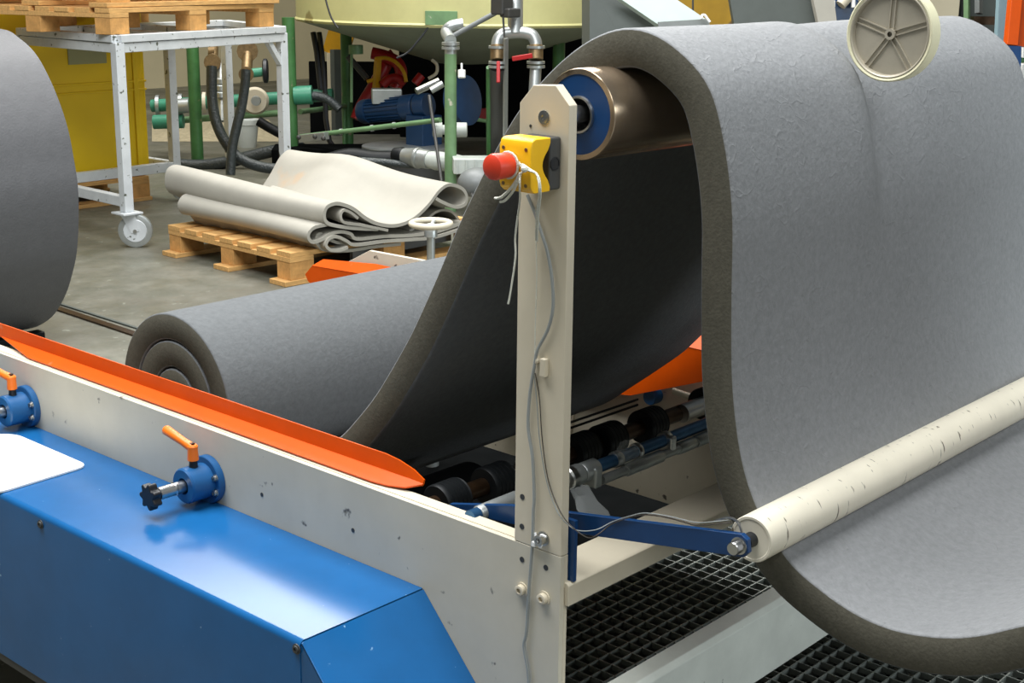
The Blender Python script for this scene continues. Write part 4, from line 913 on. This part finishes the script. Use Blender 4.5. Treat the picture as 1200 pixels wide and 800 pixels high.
bk = thing('bucket', 'white plastic bucket on the floor behind the rack', 'bucket', (5.404, 7.65, 0))
bq = Vector((5.369, 7.61, 0))
B().lathe([(0, .068), (.0, .072), (.17, .092), (.172, .098), (.21, .100), (.212, .094), (.20, .090), (.03, .07)], bq, (0, 0, 1), 36, caps=False).lathe([(.0, .07), (.002, .001)], bq, (0, 0, 1), 36, caps=False).build('bucket_body', m_bucket, bk)
B().lathe([(.19, .091), (.192, .001)], bq, (0, 0, 1), 28, caps=False).build('contents', m_grey, bk)
# spilled sand heaps
random.seed(11)
sh = B(); gx, gy = 60, 24
c0 = Vector((5.027, 8.368, 0)); c1_ = Vector((5.787, 7.669, 0)); c2 = Vector((5.966, 9.753, 0)); ux = (c1_-c0); uy = (c2-c0)
grid = []
for i in range(gx+1):
    row = []
    for j in range(gy+1):
        s_, t_ = i/gx, j/gy; e = min(1, 6*min(s_, 1-s_))*min(1, 4*min(t_, 1-t_))
        p = c0+ux*s_+uy*t_; p.z = .002+.07*e*(.5+.5*math.sin(s_*19+1)*math.cos(t_*7))*(.7+.5*random.random()); row.append(sh.b.verts.new(p))
    grid.append(row)
for i in range(gx):
    for j in range(gy): sh.b.faces.new((grid[i][j], grid[i+1][j], grid[i+1][j+1], grid[i][j+1]))
o = sh.build('sand_heap', m_dust, kind='stuff'); tag(o, 'pale sand spilled on the floor behind the rack', 'sand')

# wall side details behind the tank legs
fr = thing('door_frame', 'dark door frame standing by the cream wall between the tank legs', 'frame', (6.732, 8.129, 0))
B().bar((6.376, 7.721, 0.6929), ((6.376, 7.721, 0.6929)[0], (6.376, 7.721, 0.6929)[1], 0), .07, .05, up=(0, 1, 0)).build('frame_post', m_dpanel, fr)
B().bar((6.358, 7.789, 0.8126), (6.472, 7.63, 0.7345), .28, .04, up=(1, 0, 0)).build('frame_panel', m_ypaint, fr)
B().bar((6.382, 7.78, 0.6628), ((6.382, 7.78, 0.6628)[0], (6.382, 7.78, 0.6628)[1], 0), .05, .05, up=(0, 1, 0)).build('frame_post', m_wall2, fr)
for a, b in (((5.221, 6.63, 0.9443), (5.164, 6.483, 0.4161)), ((5.282, 6.638, 0.9427), (5.217, 6.499, 0.4117))):
    pass
dw = thing('black_conduit', 'pair of black conduits dropping past the tank rim between the green legs', 'cable', (4.971, 6.243, 0.0524))
B().tube([(5.216, 6.617, 0.8984), (5.208, 6.575, 0.7722), (5.178, 6.505, 0.5138)], .020, 8).build('conduit', m_black, dw)
B().tube([(5.244, 6.586, 0.8988), (5.232, 6.549, 0.7726), (5.193, 6.478, 0.4854), (5.164, 6.441, 0.313), (5.153, 6.397, 0.1695), (5.181, 6.324, 0.0668)], .018, 8).build('conduit', m_black, dw)
B().lathe([(-.03, .05), (.03, .05)], (5.325, 6.298, 0.7925), (0, 0, 1), 18).cyl((5.305, 6.32, 0.7922), (5.238, 6.254, 0.4394), .01, n=8).build('lamp_fitting', m_pipegreen, dw)

# ---------------------------------------------------------------- machines behind the top of the foam
hp_ = thing('hopper_cover', 'pale and dark grey sheet metal chute behind the foam crest', 'machine cover', (3.919, 2.856, 1.064))
B().plate([(3.849, 3.053, 1.362), (3.778, 2.983, 0.9866), (3.892, 2.856, 0.9886), (4.035, 2.697, 0.991), (4.008, 2.768, 1.092), (3.902, 2.936, 1.217), (3.836, 3.045, 1.306)], (.25, .25, 0)).build('dark_side', m_dpanel, hp_)
B().plate([(3.819, 2.882, 1.238), (3.927, 2.71, 1.11), (4.081, 2.545, 1.128), (3.985, 2.697, 1.24)], (.02, .03, -.01)).build('pale_lid', m_lgrey, hp_)
B().bar((3.883, 2.682, 1.11), (4.038, 2.515, 1.126), .02, .03).build('hinge', m_galv, hp_)
B().tube(spl([(3.975, 2.514, 1.142), (3.98, 2.514, 1.156), (3.988, 2.506, 1.157), (3.993, 2.495, 1.142), (3.997, 2.483, 1.128)], 4), .006, 8).build('hook', m_white, hp_)
ym = thing('yellow_machine', 'rusty yellow machine body behind the pale chute', 'machine', (5.502, 3.506, 0.9034))
B().box((5.796, 3.732, 1.13), (.42, .1, .9), Matrix.Rotation(-.75, 3, 'Z')).build('body', M('rusty_yellow', S(176, 138, 40), .6, var=.2, scale=3, spot=S(110, 84, 50), sscale=5, samt=.6), ym)
B().cyl((5.42, 3.573, 1.232), (5.398, 3.551, 1.117), .006, n=6).build('seam', m_dgrey, ym)
dp = thing('grey_partition', 'dark grey slanted partition panel behind the foam crest', 'panel', (5.408, 3.001, 0.9299))
B().plate([(5.272, 3.152, 0.9276), (5.568, 2.822, 0.9326), (5.596, 2.933, 1.289), (5.297, 3.266, 1.284)], (.04, .04, 0)).build('panel', m_dpanel, dp)
B().plate([(5.505, 2.88, 1.289), (5.49, 2.757, 0.9383), (5.548, 2.693, 0.9393), (5.584, 2.792, 1.291)], (.04, .04, 0)).build('pale_edge', m_fold, dp)
bl = thing('blue_machinery', 'small dark blue machine with white fittings left of the measuring wheel', 'machine', (6.032, 2.973, 1.053))
B().box((6.048, 2.989, 1.137), (.17, .12, .12), Matrix.Rotation(-.75, 3, 'Z')).build('body', m_motor, bl, bevel=.01)
B().cyl((5.931, 2.973, 1.158), (5.937, 2.979, 1.19), .014, n=10).cyl((6.007, 2.886, 1.155), (6.015, 2.894, 1.196), .012, n=10).cyl((5.902, 2.979, 1.093), (5.909, 2.986, 1.13), .01, n=10).build('fitting', m_white, bl)
B().cyl((5.961, 2.942, 1.168), (5.999, 2.919, 1.214), .03, n=14).build('pipe_bend', m_cream, bl)
pn = thing('beige_cabinet', 'beige cabinet behind the right side of the measuring wheel', 'cabinet', (6.362, 2.55, 0.9179))
cq = Vector((6.887, 2.808, 1.091)); B().box((cq.x, cq.y, cq.z-.0), (.20, .2, .8), Matrix.Rotation(-.75, 3, 'Z')).build('body', m_wall2, pn, bevel=.005)
dm = thing('dark_machinery', 'dark machinery with grey uprights behind the foam at upper right', 'machine', (7.486, 2.825, 0.8667))
cq = Vector((7.534, 2.856, 1.078)); R75 = Matrix.Rotation(-.75, 3, 'Z')
B().box(cq, (.36, .2, .9), R75).build('body', m_dpanel, dm)
for px_, w_, m_ in ((1119, .05, m_black), (1131, .045, m_grey), (1146, .055, m_galv), (1124, .03, m_rust)):
    pass
B().bar((7.301, 2.89, 1.289), (7.26, 2.849, 1.072), .06, .03, up=(0, 1, 0)).build('upright', m_black, dm)
B().bar((7.295, 2.82, 1.29), (7.25, 2.776, 1.054), .03, .03, up=(0, 1, 0)).build('upright', m_pipegreen, dm)
B().bar((7.295, 2.742, 1.292), (7.26, 2.708, 1.108), .055, .03, up=(0, 1, 0)).build('upright', m_grey, dm)
B().box((7.27, 2.681, 1.067), (.14, .05, .05), R75).build('shelf', m_rust, dm)
co = thing('orange_column', 'orange steel column behind the foam at the right edge', 'column', (6.256, 2.058, 0.9442))
B().bar((6.354, 2.108, 1.346), (6.258, 2.066, 0.9709), .062, .06, up=(.7, -.7, 0)).build('web_plate', m_orange, co, bevel=.003)
B().bar((6.439, 2.092, 1.346), (6.336, 2.056, 0.9689), .02, .10, up=(.7, -.7, 0)).build('flange_plate', m_orange, co)
B().bar((6.257, 2.064, 0.962), (6.179, 2.002, 0.5874), .10, .08, up=(.7, -.7, 0)).build('blue_foot', m_bluedk, co)
gc = thing('blue_grey_duct', 'narrow blue grey upright duct left of the orange column', 'duct', (6.415, 2.187, 0.9328))
B().bar((6.505, 2.25, 1.345), (6.35, 2.15, 0.6581), .048, .05, up=(.7, -.7, 0)).build('duct', M('blue_grey_paint', S(132, 160, 170), .4, var=.06), gc)
wb2 = thing('white_cabinet', 'white cabinet with small green panel at the far right edge', 'cabinet', (7.072, 2.332, 0.8036))
B().box((6.917, 2.238, 0.9132), (.10, .10, .07), R75).box((6.885, 2.207, 0.7449), (.13, .10, .20), R75).build('body', m_white, wb2, bevel=.004)
B().box((6.958, 2.249, 0.8622), (.12, .06, .03), R75).box((7.056, 2.324, 1.127), (.06, .06, .35), R75).build('green_panel', m_green, wb2)

for o in bpy.data.objects:
    if '_local' in o: del o['_local']
